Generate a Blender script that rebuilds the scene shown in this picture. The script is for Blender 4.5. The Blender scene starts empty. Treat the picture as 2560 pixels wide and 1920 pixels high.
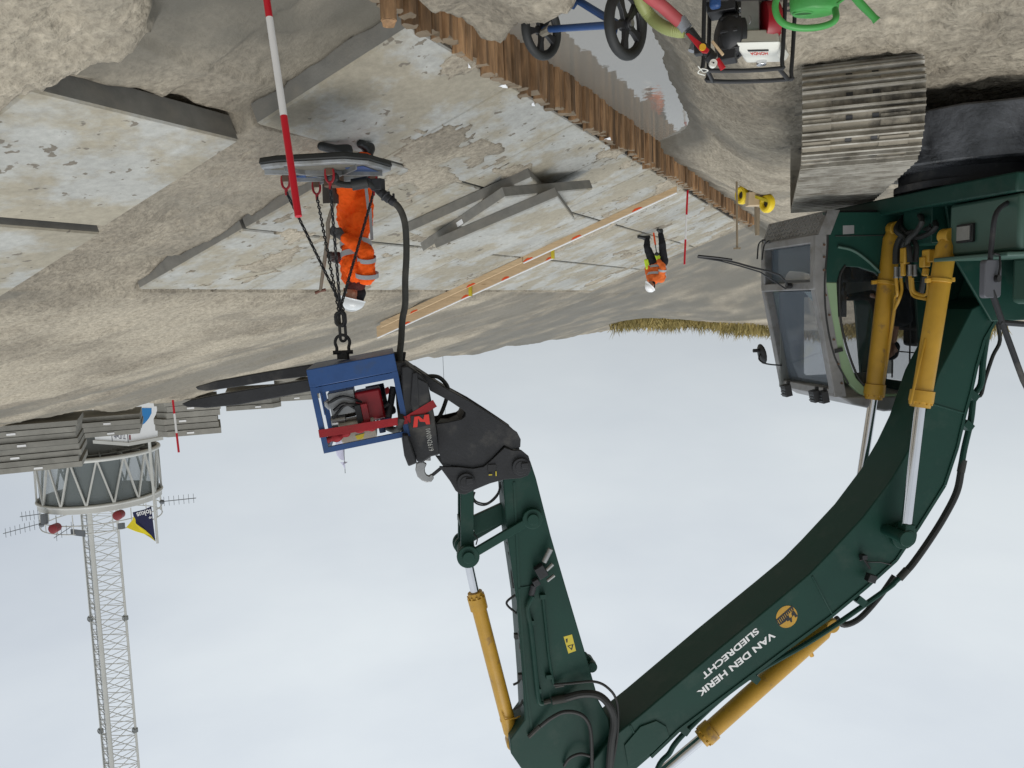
import bpy, bmesh, math, random
import numpy as np
from mathutils import Vector, Matrix
random.seed(5); RN=np.random.RandomState(3)
sc=bpy.context.scene; COL=sc.collection
V=Vector; R=math.radians
# ---------------- camera (the phone was held upside down: rolled by 180 degrees)
FPX=2000.; RHO=R(2.0)
_vp=V((1280-2130.,728-960.,FPX))
_P=math.atan2(232*math.cos(RHO)-850*math.sin(RHO),FPX)
_up=V((-math.sin(RHO)*math.cos(_P),math.cos(RHO)*math.cos(_P),math.sin(_P)))
_B=_vp.normalized(); _A=_up.cross(_B)
MW=Matrix((_A,_B,_up))            # camera (right, up, forward) -> world
C0=V((0,0,2.7))
RIGHT=MW@V((1,0,0)); UPC=MW@V((0,1,0)); FWD=MW@V((0,0,1))
cam=bpy.data.objects.new('camera',bpy.data.cameras.new('camera')); COL.objects.link(cam)
cam.matrix_world=Matrix(((-RIGHT.x,-UPC.x,-FWD.x,C0.x),(-RIGHT.y,-UPC.y,-FWD.y,C0.y),(-RIGHT.z,-UPC.z,-FWD.z,C0.z),(0,0,0,1)))
cam.data.sensor_width=36; cam.data.lens=FPX/2560*36; cam.data.clip_start=.05; cam.data.clip_end=3000
sc.camera=cam
# ---------------- world, sun, exposure
SUN_EL,SUN_AZ=R(58),R(215)        # azimuth measured from +Y towards +X
w=bpy.data.worlds.new('World'); sc.world=w; w.use_nodes=True
nt=w.node_tree; nt.nodes.clear(); N=nt.nodes.new; L=nt.links.new
out=N('ShaderNodeOutputWorld'); bg=N('ShaderNodeBackground'); L(bg.outputs[0],out.inputs[0])
sky=N('ShaderNodeTexSky'); sky.sky_type='NISHITA'; sky.sun_disc=False; sky.sun_elevation=SUN_EL; sky.sun_rotation=SUN_AZ; sky.air_density=1; sky.dust_density=3
tc=N('ShaderNodeTexCoord'); mp=N('ShaderNodeMapping'); mp.inputs['Scale'].default_value=(1.0,1.0,2.6); L(tc.outputs['Generated'],mp.inputs[0])
nz=N('ShaderNodeTexNoise'); nz.inputs['Scale'].default_value=1.7; nz.inputs['Detail'].default_value=7; nz.inputs['Roughness'].default_value=.5; L(mp.outputs[0],nz.inputs[0])
cr=N('ShaderNodeValToRGB'); L(nz.outputs[0],cr.inputs[0])
cr.color_ramp.elements[0].position=.3; cr.color_ramp.elements[0].color=(5.1,5.55,6.1,1)
cr.color_ramp.elements[1].position=.72; cr.color_ramp.elements[1].color=(6.75,7.2,7.45,1)
sx=N('ShaderNodeSeparateXYZ'); L(tc.outputs['Generated'],sx.inputs[0])
mr=N('ShaderNodeMapRange'); mr.inputs['From Min'].default_value=0.0; mr.inputs['From Max'].default_value=1; mr.inputs['To Min'].default_value=.93; mr.inputs['To Max'].default_value=1.65; L(sx.outputs[2],mr.inputs[0])
ml=N('ShaderNodeVectorMath'); ml.operation='SCALE'; L(cr.outputs[0],ml.inputs[0]); L(mr.outputs[0],ml.inputs['Scale'])
mx=N('ShaderNodeMix'); mx.data_type='RGBA'; mx.inputs[0].default_value=.93; L(sky.outputs[0],mx.inputs[6]); L(ml.outputs[0],mx.inputs[7])
L(mx.outputs[2],bg.inputs[0]); bg.inputs[1].default_value=.1
sd=bpy.data.lights.new('sun','SUN'); sd.energy=1.5; sd.angle=R(32); sd.color=(1,.97,.93)
so=bpy.data.objects.new('sun',sd); COL.objects.link(so)
_sd=V((math.sin(SUN_AZ)*math.cos(SUN_EL),math.cos(SUN_AZ)*math.cos(SUN_EL),math.sin(SUN_EL)))
so.rotation_euler=_sd.to_track_quat('Z','Y').to_euler()
sc.view_settings.view_transform='Standard'; sc.view_settings.look='None'; sc.view_settings.exposure=0; sc.view_settings.gamma=1
# ---------------- pixel helpers (photo pixels -> points in the place)
def ray(x,y): return (1280-x)*RIGHT+(y-960)*UPC+FPX*FWD
def at(x,y,d): return C0+ray(x,y)*(d/FPX)
def onp(x,y,p0,n): d=ray(x,y); return C0+d*((V(p0)-C0).dot(n)/d.dot(n))
def gz(x,y,z): return onp(x,y,(0,0,z),V((0,0,1)))
SL=R(20); SN=V((-math.sin(SL),0,math.cos(SL))); SU=V((math.cos(SL),0,math.sin(SL)))
def Suv(u,y,h=0): return V((3.25,0,.45))+SU*u+V((0,y,0))+SN*h
def Sp(x,y,h=0): return onp(x,y,V((3.25,0,.45))+SN*h,SN)
HF=V((FWD.x,FWD.y,0)).normalized(); HR=V((HF.y,-HF.x,0))
# ---------------- materials
MT={}
def mat(name,col,rough=.6,metal=0,var=.12,vs=3.,bump=0,bs=30.,spec=.5,col2=None,c2s=2.,c2t=.5,c2w=.12,stretch=None,emit=0,rr=.1,rand=0,world=True,coat=0,fine=None,spots=None):
    m=bpy.data.materials.new(name); m.use_nodes=True; t=m.node_tree; b=t.nodes['Principled BSDF']; n=t.nodes.new; l=t.links.new
    b.inputs['Roughness'].default_value=rough; b.inputs['Metallic'].default_value=metal; b.inputs['Specular IOR Level'].default_value=spec
    if coat: b.inputs['Coat Weight'].default_value=coat
    if world: g=n('ShaderNodeNewGeometry'); src=g.outputs['Position']
    else: g=n('ShaderNodeTexCoord'); src=g.outputs['Object']
    if stretch:
        mp=n('ShaderNodeMapping'); l(src,mp.inputs[0]); mp.inputs['Scale'].default_value=stretch; src=mp.outputs[0]
    a=n('ShaderNodeTexNoise'); a.inputs['Scale'].default_value=vs; a.inputs['Detail'].default_value=6; a.inputs['Roughness'].default_value=.6; l(src,a.inputs[0])
    r=n('ShaderNodeMapRange'); r.inputs[1].default_value=.25; r.inputs[2].default_value=.75; r.inputs[3].default_value=1-var; r.inputs[4].default_value=1+var; l(a.outputs[0],r.inputs[0])
    base=n('ShaderNodeRGB'); base.outputs[0].default_value=(*col,1); cur=base.outputs[0]
    if col2:
        q=n('ShaderNodeTexNoise'); q.inputs['Scale'].default_value=c2s; q.inputs['Detail'].default_value=8; q.inputs['Roughness'].default_value=.62; l(src,q.inputs[0])
        rp=n('ShaderNodeMapRange'); rp.inputs[1].default_value=c2t-c2w; rp.inputs[2].default_value=c2t+c2w; l(q.outputs[0],rp.inputs[0])
        k=n('ShaderNodeMix'); k.data_type='RGBA'; l(rp.outputs[0],k.inputs[0]); l(cur,k.inputs[6]); k.inputs[7].default_value=(*col2,1); cur=k.outputs[2]
    if spots:
        sn=n('ShaderNodeTexNoise'); sn.inputs['Scale'].default_value=spots[0]; sn.inputs['Detail'].default_value=3; l(src,sn.inputs[0])
        sn2=n('ShaderNodeTexNoise'); sn2.inputs['Scale'].default_value=1.1; l(src,sn2.inputs[0]); ad=n('ShaderNodeMath'); ad.operation='MULTIPLY_ADD'; l(sn2.outputs[0],ad.inputs[0]); ad.inputs[1].default_value=.45; l(sn.outputs[0],ad.inputs[2])
        sr=n('ShaderNodeMapRange'); sr.inputs[1].default_value=spots[1]; sr.inputs[2].default_value=spots[1]+.03; l(ad.outputs[0],sr.inputs[0]); sk_=n('ShaderNodeMix'); sk_.data_type='RGBA'; l(sr.outputs[0],sk_.inputs[0]); l(cur,sk_.inputs[6]); sk_.inputs[7].default_value=(*spots[2],1); cur=sk_.outputs[2]
    if fine:
        fn=n('ShaderNodeTexNoise'); fn.inputs['Scale'].default_value=fine[0]; fn.inputs['Detail'].default_value=5; fn.inputs['Roughness'].default_value=.7; l(src,fn.inputs[0])
        fr=n('ShaderNodeMapRange'); fr.inputs[1].default_value=.3; fr.inputs[2].default_value=.7; fr.inputs[3].default_value=1-fine[1]; fr.inputs[4].default_value=1+fine[1]*.8; l(fn.outputs[0],fr.inputs[0])
        fm=n('ShaderNodeMath'); fm.operation='MULTIPLY'; l(r.outputs[0],fm.inputs[0]); l(fr.outputs[0],fm.inputs[1]); r=fm
    if rand:
        oi=n('ShaderNodeObjectInfo'); rg=n('ShaderNodeMapRange'); rg.inputs[3].default_value=1-rand; rg.inputs[4].default_value=1+rand; l(oi.outputs['Random'],rg.inputs[0])
        mm=n('ShaderNodeMath'); mm.operation='MULTIPLY'; l(r.outputs[0],mm.inputs[0]); l(rg.outputs[0],mm.inputs[1]); fac=mm.outputs[0]
    else: fac=r.outputs[0]
    s=n('ShaderNodeVectorMath'); s.operation='SCALE'; l(cur,s.inputs[0]); l(fac,s.inputs['Scale']); l(s.outputs[0],b.inputs['Base Color'])
    rm=n('ShaderNodeMapRange'); rm.inputs[3].default_value=max(0,rough-rr); rm.inputs[4].default_value=min(1,rough+rr); l(a.outputs[0],rm.inputs[0]); l(rm.outputs[0],b.inputs['Roughness'])
    if bump:
        c=n('ShaderNodeTexNoise'); c.inputs['Scale'].default_value=bs; c.inputs['Detail'].default_value=7; c.inputs['Roughness'].default_value=.65; l(src,c.inputs[0])
        bp=n('ShaderNodeBump'); bp.inputs['Strength'].default_value=1; bp.inputs['Distance'].default_value=bump; l(c.outputs[0],bp.inputs['Height']); l(bp.outputs[0],b.inputs['Normal'])
    if emit: b.inputs['Emission Color'].default_value=(*col,1); b.inputs['Emission Strength'].default_value=emit
    MT[name]=m; return m
mat('sand',(.395,.347,.27),.95,0,.14,.9,.05,8,.15,col2=(.27,.236,.184),c2s=.6,c2t=.52,c2w=.08,fine=(16,.36))  # fine tone mottling also imitates shaded hollows between clumps, besides dry and damp sand
mat('wet_sand',(.15,.135,.11),.5,0,.2,2,.006,30,.4)
mat('concrete',(.365,.362,.333),.85,0,.15,.9,.004,40,.3,col2=(.305,.275,.212),c2s=1.3,c2t=.50,c2w=.06,stretch=(1.1,.8,1),rand=.07,fine=(13,.16),spots=(8,.90,(.17,.15,.12)))
mat('concrete_edge',(.225,.218,.197),.9,0,.2,6,.003,50,.2,col2=(.22,.205,.175),c2s=3,c2t=.6,rand=.08)
mat('stack_concrete',(.27,.262,.235),.9,0,.18,3,.006,40,.2,rand=.12)
mat('pile_wood',(.33,.195,.10),.75,0,.5,5,.006,60,.25,stretch=(3,3,.5),rand=.4,col2=(.13,.082,.048),c2s=2.2,c2t=.56)
mat('pile_end',(.21,.165,.115),.9,0,.2,9,.004,60,.2,rand=.2)
mat('plank',(.55,.40,.24),.7,0,.16,9,.002,60,.3,stretch=(.4,3,3),col2=(.36,.24,.13),c2s=7,c2t=.66,c2w=.04)
mat('old_wood',(.24,.19,.13),.85,0,.25,9,.003,60,.2,stretch=(3,3,.4))
mat('green',(.0075,.043,.031),.5,0,.16,1.6,.0006,50,.28,col2=(.024,.056,.043),c2s=3.4,c2t=.63,c2w=.09,rr=.14)
mat('green_lid',(.05,.105,.082),.45,0,.12,2)
mat('light_green',(.24,.345,.20),.45,0,.06,3)
mat('yellow',(.50,.28,.028),.42,0,.16,4,.001,60,.5,col2=(.24,.14,.05),c2s=6,c2t=.66,c2w=.06)
mat('black_steel',(.021,.022,.025),.6,0,.35,5,.002,40,.4,col2=(.075,.07,.062),c2s=2.5,c2t=.64,c2w=.1)
mat('black',(.012,.012,.013),.5,0,.2,8)
mat('rubber',(.016,.017,.016),.62,0,.25,10,.001,60)
mat('dusty_hose',(.035,.036,.032),.75,0,.3,7,.001,50,col2=(.075,.07,.058),c2s=4,c2t=.6)
mat('chrome',(.72,.72,.74),.12,1,.06,5,rr=.05)
mat('bare_steel',(.33,.33,.325),.38,.85,.15,9,.0008,60)
mat('guard_steel',(.27,.265,.26),.5,.55,.2,4,.0008,60,col2=(.16,.145,.125),c2s=5,c2t=.64)
mat('pad_mud',(.27,.24,.19),.9,0,.25,5,.006,35,.2,col2=(.075,.068,.058),c2s=3.2,c2t=.58,c2w=.07)
mat('pad_steel',(.44,.415,.36),.6,.25,.2,7,.002,40,.3,col2=(.20,.18,.145),c2s=4,c2t=.52)
mat('grease',(.018,.019,.021),.22,0,.4,6,.01,14,.6,col2=(.075,.078,.085),c2s=3.5,c2t=.45)
mat('blue',(.014,.062,.20),.45,0,.2,4,.001,40,col2=(.03,.045,.07),c2s=4,c2t=.66)
mat('dark_blue',(.012,.035,.10),.45,0,.2,4)
mat('red_strap',(.30,.016,.022),.7,0,.25,8,.002,60,.3,col2=(.16,.02,.02),c2s=4,c2t=.6)
mat('red',(.42,.008,.016),.4,0,.08,4)
mat('engine_red',(.25,.006,.012),.35,0,.12,4)
mat('white_plastic',(.72,.71,.64),.4,0,.04,4)
mat('cream_tank',(.42,.39,.32),.5,0,.1,5)
mat('white',(.80,.80,.80),.5,0,.03,3)
mat('logo_red',(.62,.03,.02),.5,0,.1,5)
mat('pole_red',(.50,.004,.018),.35,0,.05,3); mat('pole_white',(.72,.71,.70),.4,0,.04,3)
mat('orange_cloth',(1,.125,.012),.8,0,.05,5,.018,11,.15,stretch=(1,1,2.2))
mat('orange_cloth_old',(.72,.155,.035),.8,0,.12,5,.006,18,.2)
mat('grey_stripe',(.36,.37,.38),.45,0,.1,8)
mat('black_cloth',(.018,.019,.022),.85,0,.25,7,.004,30,.2)
mat('boot',(.014,.016,.017),.45,0,.3,6,.002,40)
mat('glove',(.085,.085,.085),.85,0,.3,12,.003,50,.2)
mat('yellow_glove',(.60,.80,.05),.7,0,.1,8)
mat('neck_scarf',(.085,.03,.027),.85,0,.2,10,.003,40,.2)
mat('skin',(.38,.20,.13),.5,0,.06,6); mat('eye',(.03,.02,.02),.2)
mat('helmet',(.66,.68,.68),.35,0,.04,5,coat=.3)
mat('helmet_white',(.82,.82,.82),.3,0,.03,5,coat=.3)
mat('shaft_wood',(.20,.165,.125),.7,0,.15,12,stretch=(4,4,.6)); mat('handle_rust',(.13,.05,.03),.7,0,.2,12)
mat('spade_steel',(.09,.08,.072),.5,.5,.2,9)
mat('rusty',(.12,.07,.045),.7,.3,.3,10,.002,50)
mat('watercan',(.055,.30,.06),.42,0,.06,4,.0005,60); mat('watercan_shade',(.01,.09,.01),.6)
mat('plate_grey',(.27,.28,.285),.5,.35,.2,6,.001,50,col2=(.16,.15,.13),c2s=5,c2t=.55)
mat('plate_dirt',(.115,.105,.083),.85,0,.25,6,.003,40)
mat('hose_green',(.30,.33,.12),.5,0,.08,10); mat('hose_red',(.38,.06,.065),.6,0,.12,8)
mat('tape',(.26,.27,.29),.45,.3,.2,20,.002,60)
mat('tyre_yellow',(.78,.56,.01),.5,0,.12,8); mat('ply',(.50,.38,.24),.7,0,.1,6)
mat('yellow_end',(.55,.44,.02),.5,0,.15,6); mat('orange_paint',(.70,.075,.008),.7,0,.15,15)
mat('tower_paint',(.50,.50,.47),.5,0,.06,1); mat('tower_dark',(.028,.022,.018),.8,0,.3,.8); mat('tower_grey',(.17,.18,.175),.6,0,.1,.6)
mat('dark_net',(.07,.08,.078),.7,0,.2,.8)
mat('antenna_metal',(.13,.14,.15),.5,.2,.1,2); mat('dish_red',(.20,.015,.02),.5)
mat('wall_white',(.78,.79,.80),.5,0,.03,.6); mat('sign_blue',(.02,.20,.50),.5,0,.03,1)
mat('flag_navy',(.012,.014,.06),.8,0,.1,3); mat('flag_yellow',(.75,.62,.02),.8,0,.1,3); mat('flag_white',(.62,.62,.78),.8,0,.05,2)
mat('sticker',(.62,.50,.04),.5); mat('plate_sign',(.30,.30,.30),.4,.3); mat('mirror_grey',(.085,.087,.10),.5,0,.08,6)
mat('lens',(.10,.11,.12),.15,0,.2,60); mat('seat_cloth',(.03,.033,.036),.8)
mat('grass',(.40,.31,.12),.8,0,.4,.35,0,1,.2,col2=(.20,.165,.06),c2s=1.1,c2t=.5)
mat('shell',(.7,.68,.62),.6); mat('amber',(.65,.35,.02),.4)
def glass(name,tint,tr,rough=.03):
    m=bpy.data.materials.new(name); m.use_nodes=True; t=m.node_tree; b=t.nodes['Principled BSDF']; o=t.nodes['Material Output']
    b.inputs['Base Color'].default_value=(*tint,1); b.inputs['Roughness'].default_value=rough; b.inputs['Specular IOR Level'].default_value=.6
    g=t.nodes.new('ShaderNodeBsdfTransparent'); x=t.nodes.new('ShaderNodeMixShader'); x.inputs[0].default_value=tr
    t.links.new(b.outputs[0],x.inputs[1]); t.links.new(g.outputs[0],x.inputs[2]); t.links.new(x.outputs[0],o.inputs[0]); MT[name]=m
glass('cab_glass',(.02,.025,.025),.8); glass('front_glass',(.20,.24,.29),.62,.05); glass('tower_glass',(.30,.34,.34),.55,.2)  # slate base colour of the front pane stands in for reflected sky
glass('lit_patch_pale',(.80,.95,.96),.0,.5)
# water
m=bpy.data.materials.new('water'); m.use_nodes=True; b=m.node_tree.nodes['Principled BSDF']; b.inputs['Base Color'].default_value=(.21,.20,.175,1); b.inputs['Roughness'].default_value=.03; b.inputs['IOR'].default_value=1.45; b.inputs['Specular IOR Level'].default_value=.9
q=m.node_tree.nodes.new('ShaderNodeTexNoise'); q.inputs['Scale'].default_value=5; bp=m.node_tree.nodes.new('ShaderNodeBump'); bp.inputs['Strength'].default_value=.35; bp.inputs['Distance'].default_value=.006
g=m.node_tree.nodes.new('ShaderNodeNewGeometry'); m.node_tree.links.new(g.outputs['Position'],q.inputs[0]); m.node_tree.links.new(q.outputs[0],bp.inputs['Height']); m.node_tree.links.new(bp.outputs[0],b.inputs['Normal']); MT['water']=m
# ---------------- mesh helpers
def basis(d):
    d=V(d).normalized(); a=V((0,0,1)) if abs(d.z)<.9 else V((1,0,0)); x=a.cross(d).normalized(); return x,d.cross(x),d
class MB:
    def __init__(s): s.v=[]; s.f=[]; s.mi=[]; s.m=0
    def add(s,vs,fs):
        o=len(s.v); s.v+= [V(p) for p in vs]; s.f+=[[o+i for i in f] for f in fs]; s.mi+=[s.m]*len(fs); return s
    def box(s,c,sz,rot=None):
        c=V(c); h=V(sz)/2; P=[V((x*h.x,y*h.y,z*h.z)) for x in(-1,1) for y in(-1,1) for z in(-1,1)]
        if rot: P=[rot@p for p in P]
        return s.add([c+p for p in P],[(0,1,3,2),(4,6,7,5),(0,4,5,1),(2,3,7,6),(0,2,6,4),(1,5,7,3)])
    def bar(s,p0,p1,w,h,upv=(0,0,1)):
        p0=V(p0);p1=V(p1); d=(p1-p0).normalized(); u=V(upv); x=d.cross(u)
        if x.length<1e-4: x=d.cross(V((1,0,0)))
        x.normalize(); u=x.cross(d); vs=[p+x*a*w/2+u*b*h/2 for p in(p0,p1) for a,b in((-1,-1),(1,-1),(1,1),(-1,1))]
        return s.add(vs,[(0,1,2,3)[::-1],(4,5,6,7),(0,1,5,4),(1,2,6,5),(2,3,7,6),(3,0,4,7)])
    def prism(s,A,B):
        n=len(A); return s.add(list(A)+list(B),[list(range(n))[::-1],list(range(n,2*n))]+[[i,(i+1)%n,n+(i+1)%n,n+i] for i in range(n)])
    def cyl(s,p0,p1,r0,r1=None,n=16,cap=True):
        r1=r0 if r1 is None else r1; p0=V(p0);p1=V(p1); x,y,_=basis(p1-p0)
        vs=[p+(x*math.cos(2*math.pi*i/n)+y*math.sin(2*math.pi*i/n))*r for p,r in((p0,r0),(p1,r1)) for i in range(n)]
        fs=[[i,(i+1)%n,n+(i+1)%n,n+i] for i in range(n)]
        if cap: fs+=[list(range(n))[::-1],list(range(n,2*n))]
        return s.add(vs,fs)
    def lathe(s,p0,d,prof,n=20):
        x,y,d=basis(d); p0=V(p0); vs=[]
        for h,r in prof: vs+=[p0+d*h+(x*math.cos(2*math.pi*i/n)+y*math.sin(2*math.pi*i/n))*r for i in range(n)]
        k=len(prof); fs=[[j*n+i,j*n+(i+1)%n,(j+1)*n+(i+1)%n,(j+1)*n+i] for j in range(k-1) for i in range(n)]
        fs+=[list(range(n))[::-1],list(range((k-1)*n,k*n))]; return s.add(vs,fs)
    def tube(s,pts,r,n=8,closed=False,smooth=0):
        pts=[V(p) for p in pts]
        if smooth and not closed: pts=spl(pts,smooth)
        rs=r if isinstance(r,(list,tuple)) else [r]*len(pts); k=len(pts); vs=[]; px=None
        for i,p in enumerate(pts):
            a=pts[(i-1)%k] if (closed or i) else p; b=pts[(i+1)%k] if (closed or i<k-1) else p
            d=(b-a).normalized(); 
            if px is None: x,y,_=basis(d)
            else: x=(px-d*px.dot(d)).normalized(); y=d.cross(x)
            px=x; vs+=[p+(x*math.cos(2*math.pi*j/n)+y*math.sin(2*math.pi*j/n))*rs[i] for j in range(n)]
        fs=[[i*n+j,i*n+(j+1)%n,((i+1)%k)*n+(j+1)%n,((i+1)%k)*n+j] for i in range(k if closed else k-1) for j in range(n)]
        if not closed: fs+=[list(range(n))[::-1],list(range((k-1)*n,k*n))]
        return s.add(vs,fs)
    def sph(s,c,r,n=12,sc_=(1,1,1),rot=None):
        vs=[];c=V(c); m_=n//2
        for i in range(m_+1):
            t=math.pi*i/m_
            for j in range(n):
                a=2*math.pi*j/n; p=V((math.sin(t)*math.cos(a)*r*sc_[0],math.sin(t)*math.sin(a)*r*sc_[1],math.cos(t)*r*sc_[2]))
                vs.append(c+(rot@p if rot else p))
        return s.add(vs,[[i*n+j,(i+1)*n+j,(i+1)*n+(j+1)%n,i*n+(j+1)%n] for i in range(m_) for j in range(n)])
def spl(P,k=6):
    P=[V(p) for p in P]; Q=[P[0]*2-P[1]]+P+[P[-1]*2-P[-2]]; o=[]
    for i in range(1,len(Q)-2):
        a,b,c,d=Q[i-1:i+3]
        for j in range(k):
            t=j/k; o.append(.5*((2*b)+(c-a)*t+(2*a-5*b+4*c-d)*t*t+(3*b-a-3*c+d)*t**3))
    o.append(P[-1]); return o
ROOT={}
def mesh_of(name,mb,mats,inv=None,smooth=35,wind=True):
    me=bpy.data.meshes.new(name); vs=[inv@p for p in mb.v] if inv else mb.v
    me.from_pydata([tuple(p) for p in vs],[],mb.f)
    for q in (mats if isinstance(mats,(list,tuple)) else [mats]): me.materials.append(MT[q])
    me.polygons.foreach_set('material_index',mb.mi)
    bm=bmesh.new(); bm.from_mesh(me); bmesh.ops.remove_doubles(bm,verts=bm.verts,dist=1e-6)
    if wind: bmesh.ops.recalc_face_normals(bm,faces=bm.faces)
    if smooth:
        a=R(smooth)
        for f in bm.faces: f.smooth=True
        for e in bm.edges:
            if len(e.link_faces)!=2 or e.calc_face_angle(0)>a: e.smooth=False
    bm.to_mesh(me); bm.free(); me.update(); return me
SPLIT={'weld_plate','door_trim','railing_post','blue_paint_patch','boom_pipe','boom_hose','hydraulic_hose','red_strap','valve_block','oil_pipe','thin_hose','hose_fitting','quick_coupling','hose_ferrule','hand_rail','equipment_box','lifting_lug','cable','front_guard','muffler','edge_strip','side_stripe','reflective_band','sleeve_band','leg_band','eye','wire_step','cab_pillar','rear_pillar','cab_lower_panel','side_window','guard_side_plate','windscreen','engine_cover','bucket_link','side_link','link_pin','coupler_pin','side_plate','discharge_valve','bracket','cord','wiper','yagi_antenna','insulator','console','blue_swoosh','tape_wrap','lettering_','coupler','quick_coupler','door_seal','mast','mast_cheek','suction_elbow','clay_lump','wall_seam'}
def comps(mb):
    par=list(range(len(mb.v)))
    def fd(a):
        while par[a]!=a: par[a]=par[par[a]]; a=par[a]
        return a
    for f in mb.f:
        for b in f[1:]: par[fd(b)]=fd(f[0])
    g={}
    for i,f in enumerate(mb.f): g.setdefault(fd(f[0]),[]).append(i)
    # join pieces whose boxes overlap: they touch and read as one piece
    L_=[]
    for fs in g.values():
        vi={j for i in fs for j in mb.f[i]}; lo=[min(mb.v[j][k] for j in vi) for k in range(3)]; hi=[max(mb.v[j][k] for j in vi) for k in range(3)]; L_.append([fs,lo,hi,len(vi)])
    L_.sort(key=lambda q:-q[3]); out=[]
    for q in L_:
        for o in out:
            if all(q[1][k]<=o[2][k]+.002 and o[1][k]<=q[2][k]+.002 for k in range(3)) and q[3]<=8: o[0]+=q[0]; break
        else: out.append(q)
    r=[]
    for fs,_,_,_ in out:
        m2=MB(); mp_={}
        for i in fs:
            ff=[]
            for j in mb.f[i]:
                if j not in mp_: mp_[j]=len(m2.v); m2.v.append(mb.v[j])
                ff.append(mp_[j])
            m2.f.append(ff); m2.mi.append(mb.mi[i])
        r.append(m2)
    return r
def obj(name,mb,mats,parent=None,world=False,bevel=0,smooth=35,label=None,wind=True):
    if name in SPLIT:
        c=comps(mb)
        if len(c)>1:
            o=None
            for q in c:
                x=obj0(name,q,mats,parent,world,bevel,smooth,label,wind); o=o or x
            return o
    return obj0(name,mb,mats,parent,world,bevel,smooth,label,wind)
def obj0(name,mb,mats,parent=None,world=False,bevel=0,smooth=35,label=None,wind=True):
    inv=None
    if parent is not None:
        rt=parent
        while rt.parent: rt=rt.parent
        if world: inv=ROOT[rt.name].inverted()
    me=mesh_of(name,mb,mats,inv,smooth,wind); o=bpy.data.objects.new(name,me); COL.objects.link(o)
    if parent is not None: o.parent=parent
    if bevel:
        b=o.modifiers.new('bevel','BEVEL'); b.width=bevel; b.segments=2; b.limit_method='ANGLE'; b.angle_limit=R(40); b.harden_normals=False
    if label: o['label']=label
    return o
def tag(o,label,cat,group=None,kind=None):
    if label: o['label']=label
    if cat: o['category']=cat
    if group: o['group']=group
    if kind: o['kind']=kind
    return o
def thing(name,label,cat,M=None,group=None):
    o=bpy.data.objects.new(name,None); o.empty_display_size=.2; COL.objects.link(o)
    if M is None: M=Matrix.Identity(4)
    if isinstance(M,Vector): M=Matrix.Translation(M)
    o.matrix_world=M; ROOT[o.name]=M.copy(); tag(o,label,cat,group); return o
def single(name,mb,mats,label,cat,loc,group=None,**k):
    loc=V(loc); inv=Matrix.Translation(-loc); me=mesh_of(name,mb,mats,inv,k.get('smooth',35)); o=bpy.data.objects.new(name,me); COL.objects.link(o); o.location=loc
    ROOT[o.name]=Matrix.Translation(loc)
    if k.get('bevel'): b=o.modifiers.new('bevel','BEVEL'); b.width=k['bevel']; b.segments=2; b.limit_method='ANGLE'; b.angle_limit=R(40)
    return tag(o,label,cat,group)
def struct(name,mb,mats,smooth=35,kind='structure'):
    o=obj(name,mb,mats,None,smooth=smooth,wind=False); o['kind']=kind; return o
def textpoly(txt,org,xd,yd,length=None,height=None,off=.02,ext=.0):
    cu=bpy.data.curves.new('t','FONT'); cu.body=txt; cu.offset=off; cu.size=1; cu.extrude=0
    o=bpy.data.objects.new('t',cu); COL.objects.link(o); dg=bpy.context.evaluated_depsgraph_get(); me=bpy.data.meshes.new_from_object(o.evaluated_get(dg))
    vs=[v.co.copy() for v in me.vertices]; fs=[list(p.vertices) for p in me.polygons]; bpy.data.objects.remove(o); bpy.data.curves.remove(cu)
    x0=min(v.x for v in vs);x1=max(v.x for v in vs);y0=min(v.y for v in vs);y1=max(v.y for v in vs)
    sx=length/(x1-x0) if length else 1; sy=height/(y1-y0) if height else sx
    return [V(org)+V(xd)*((v.x-x0)*sx)+V(yd)*((v.y-y0)*sy) for v in vs],fs
ORD=['first','second','third','fourth','fifth','sixth','seventh','eighth','ninth','tenth','eleventh','twelfth','thirteenth','fourteenth']
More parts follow.
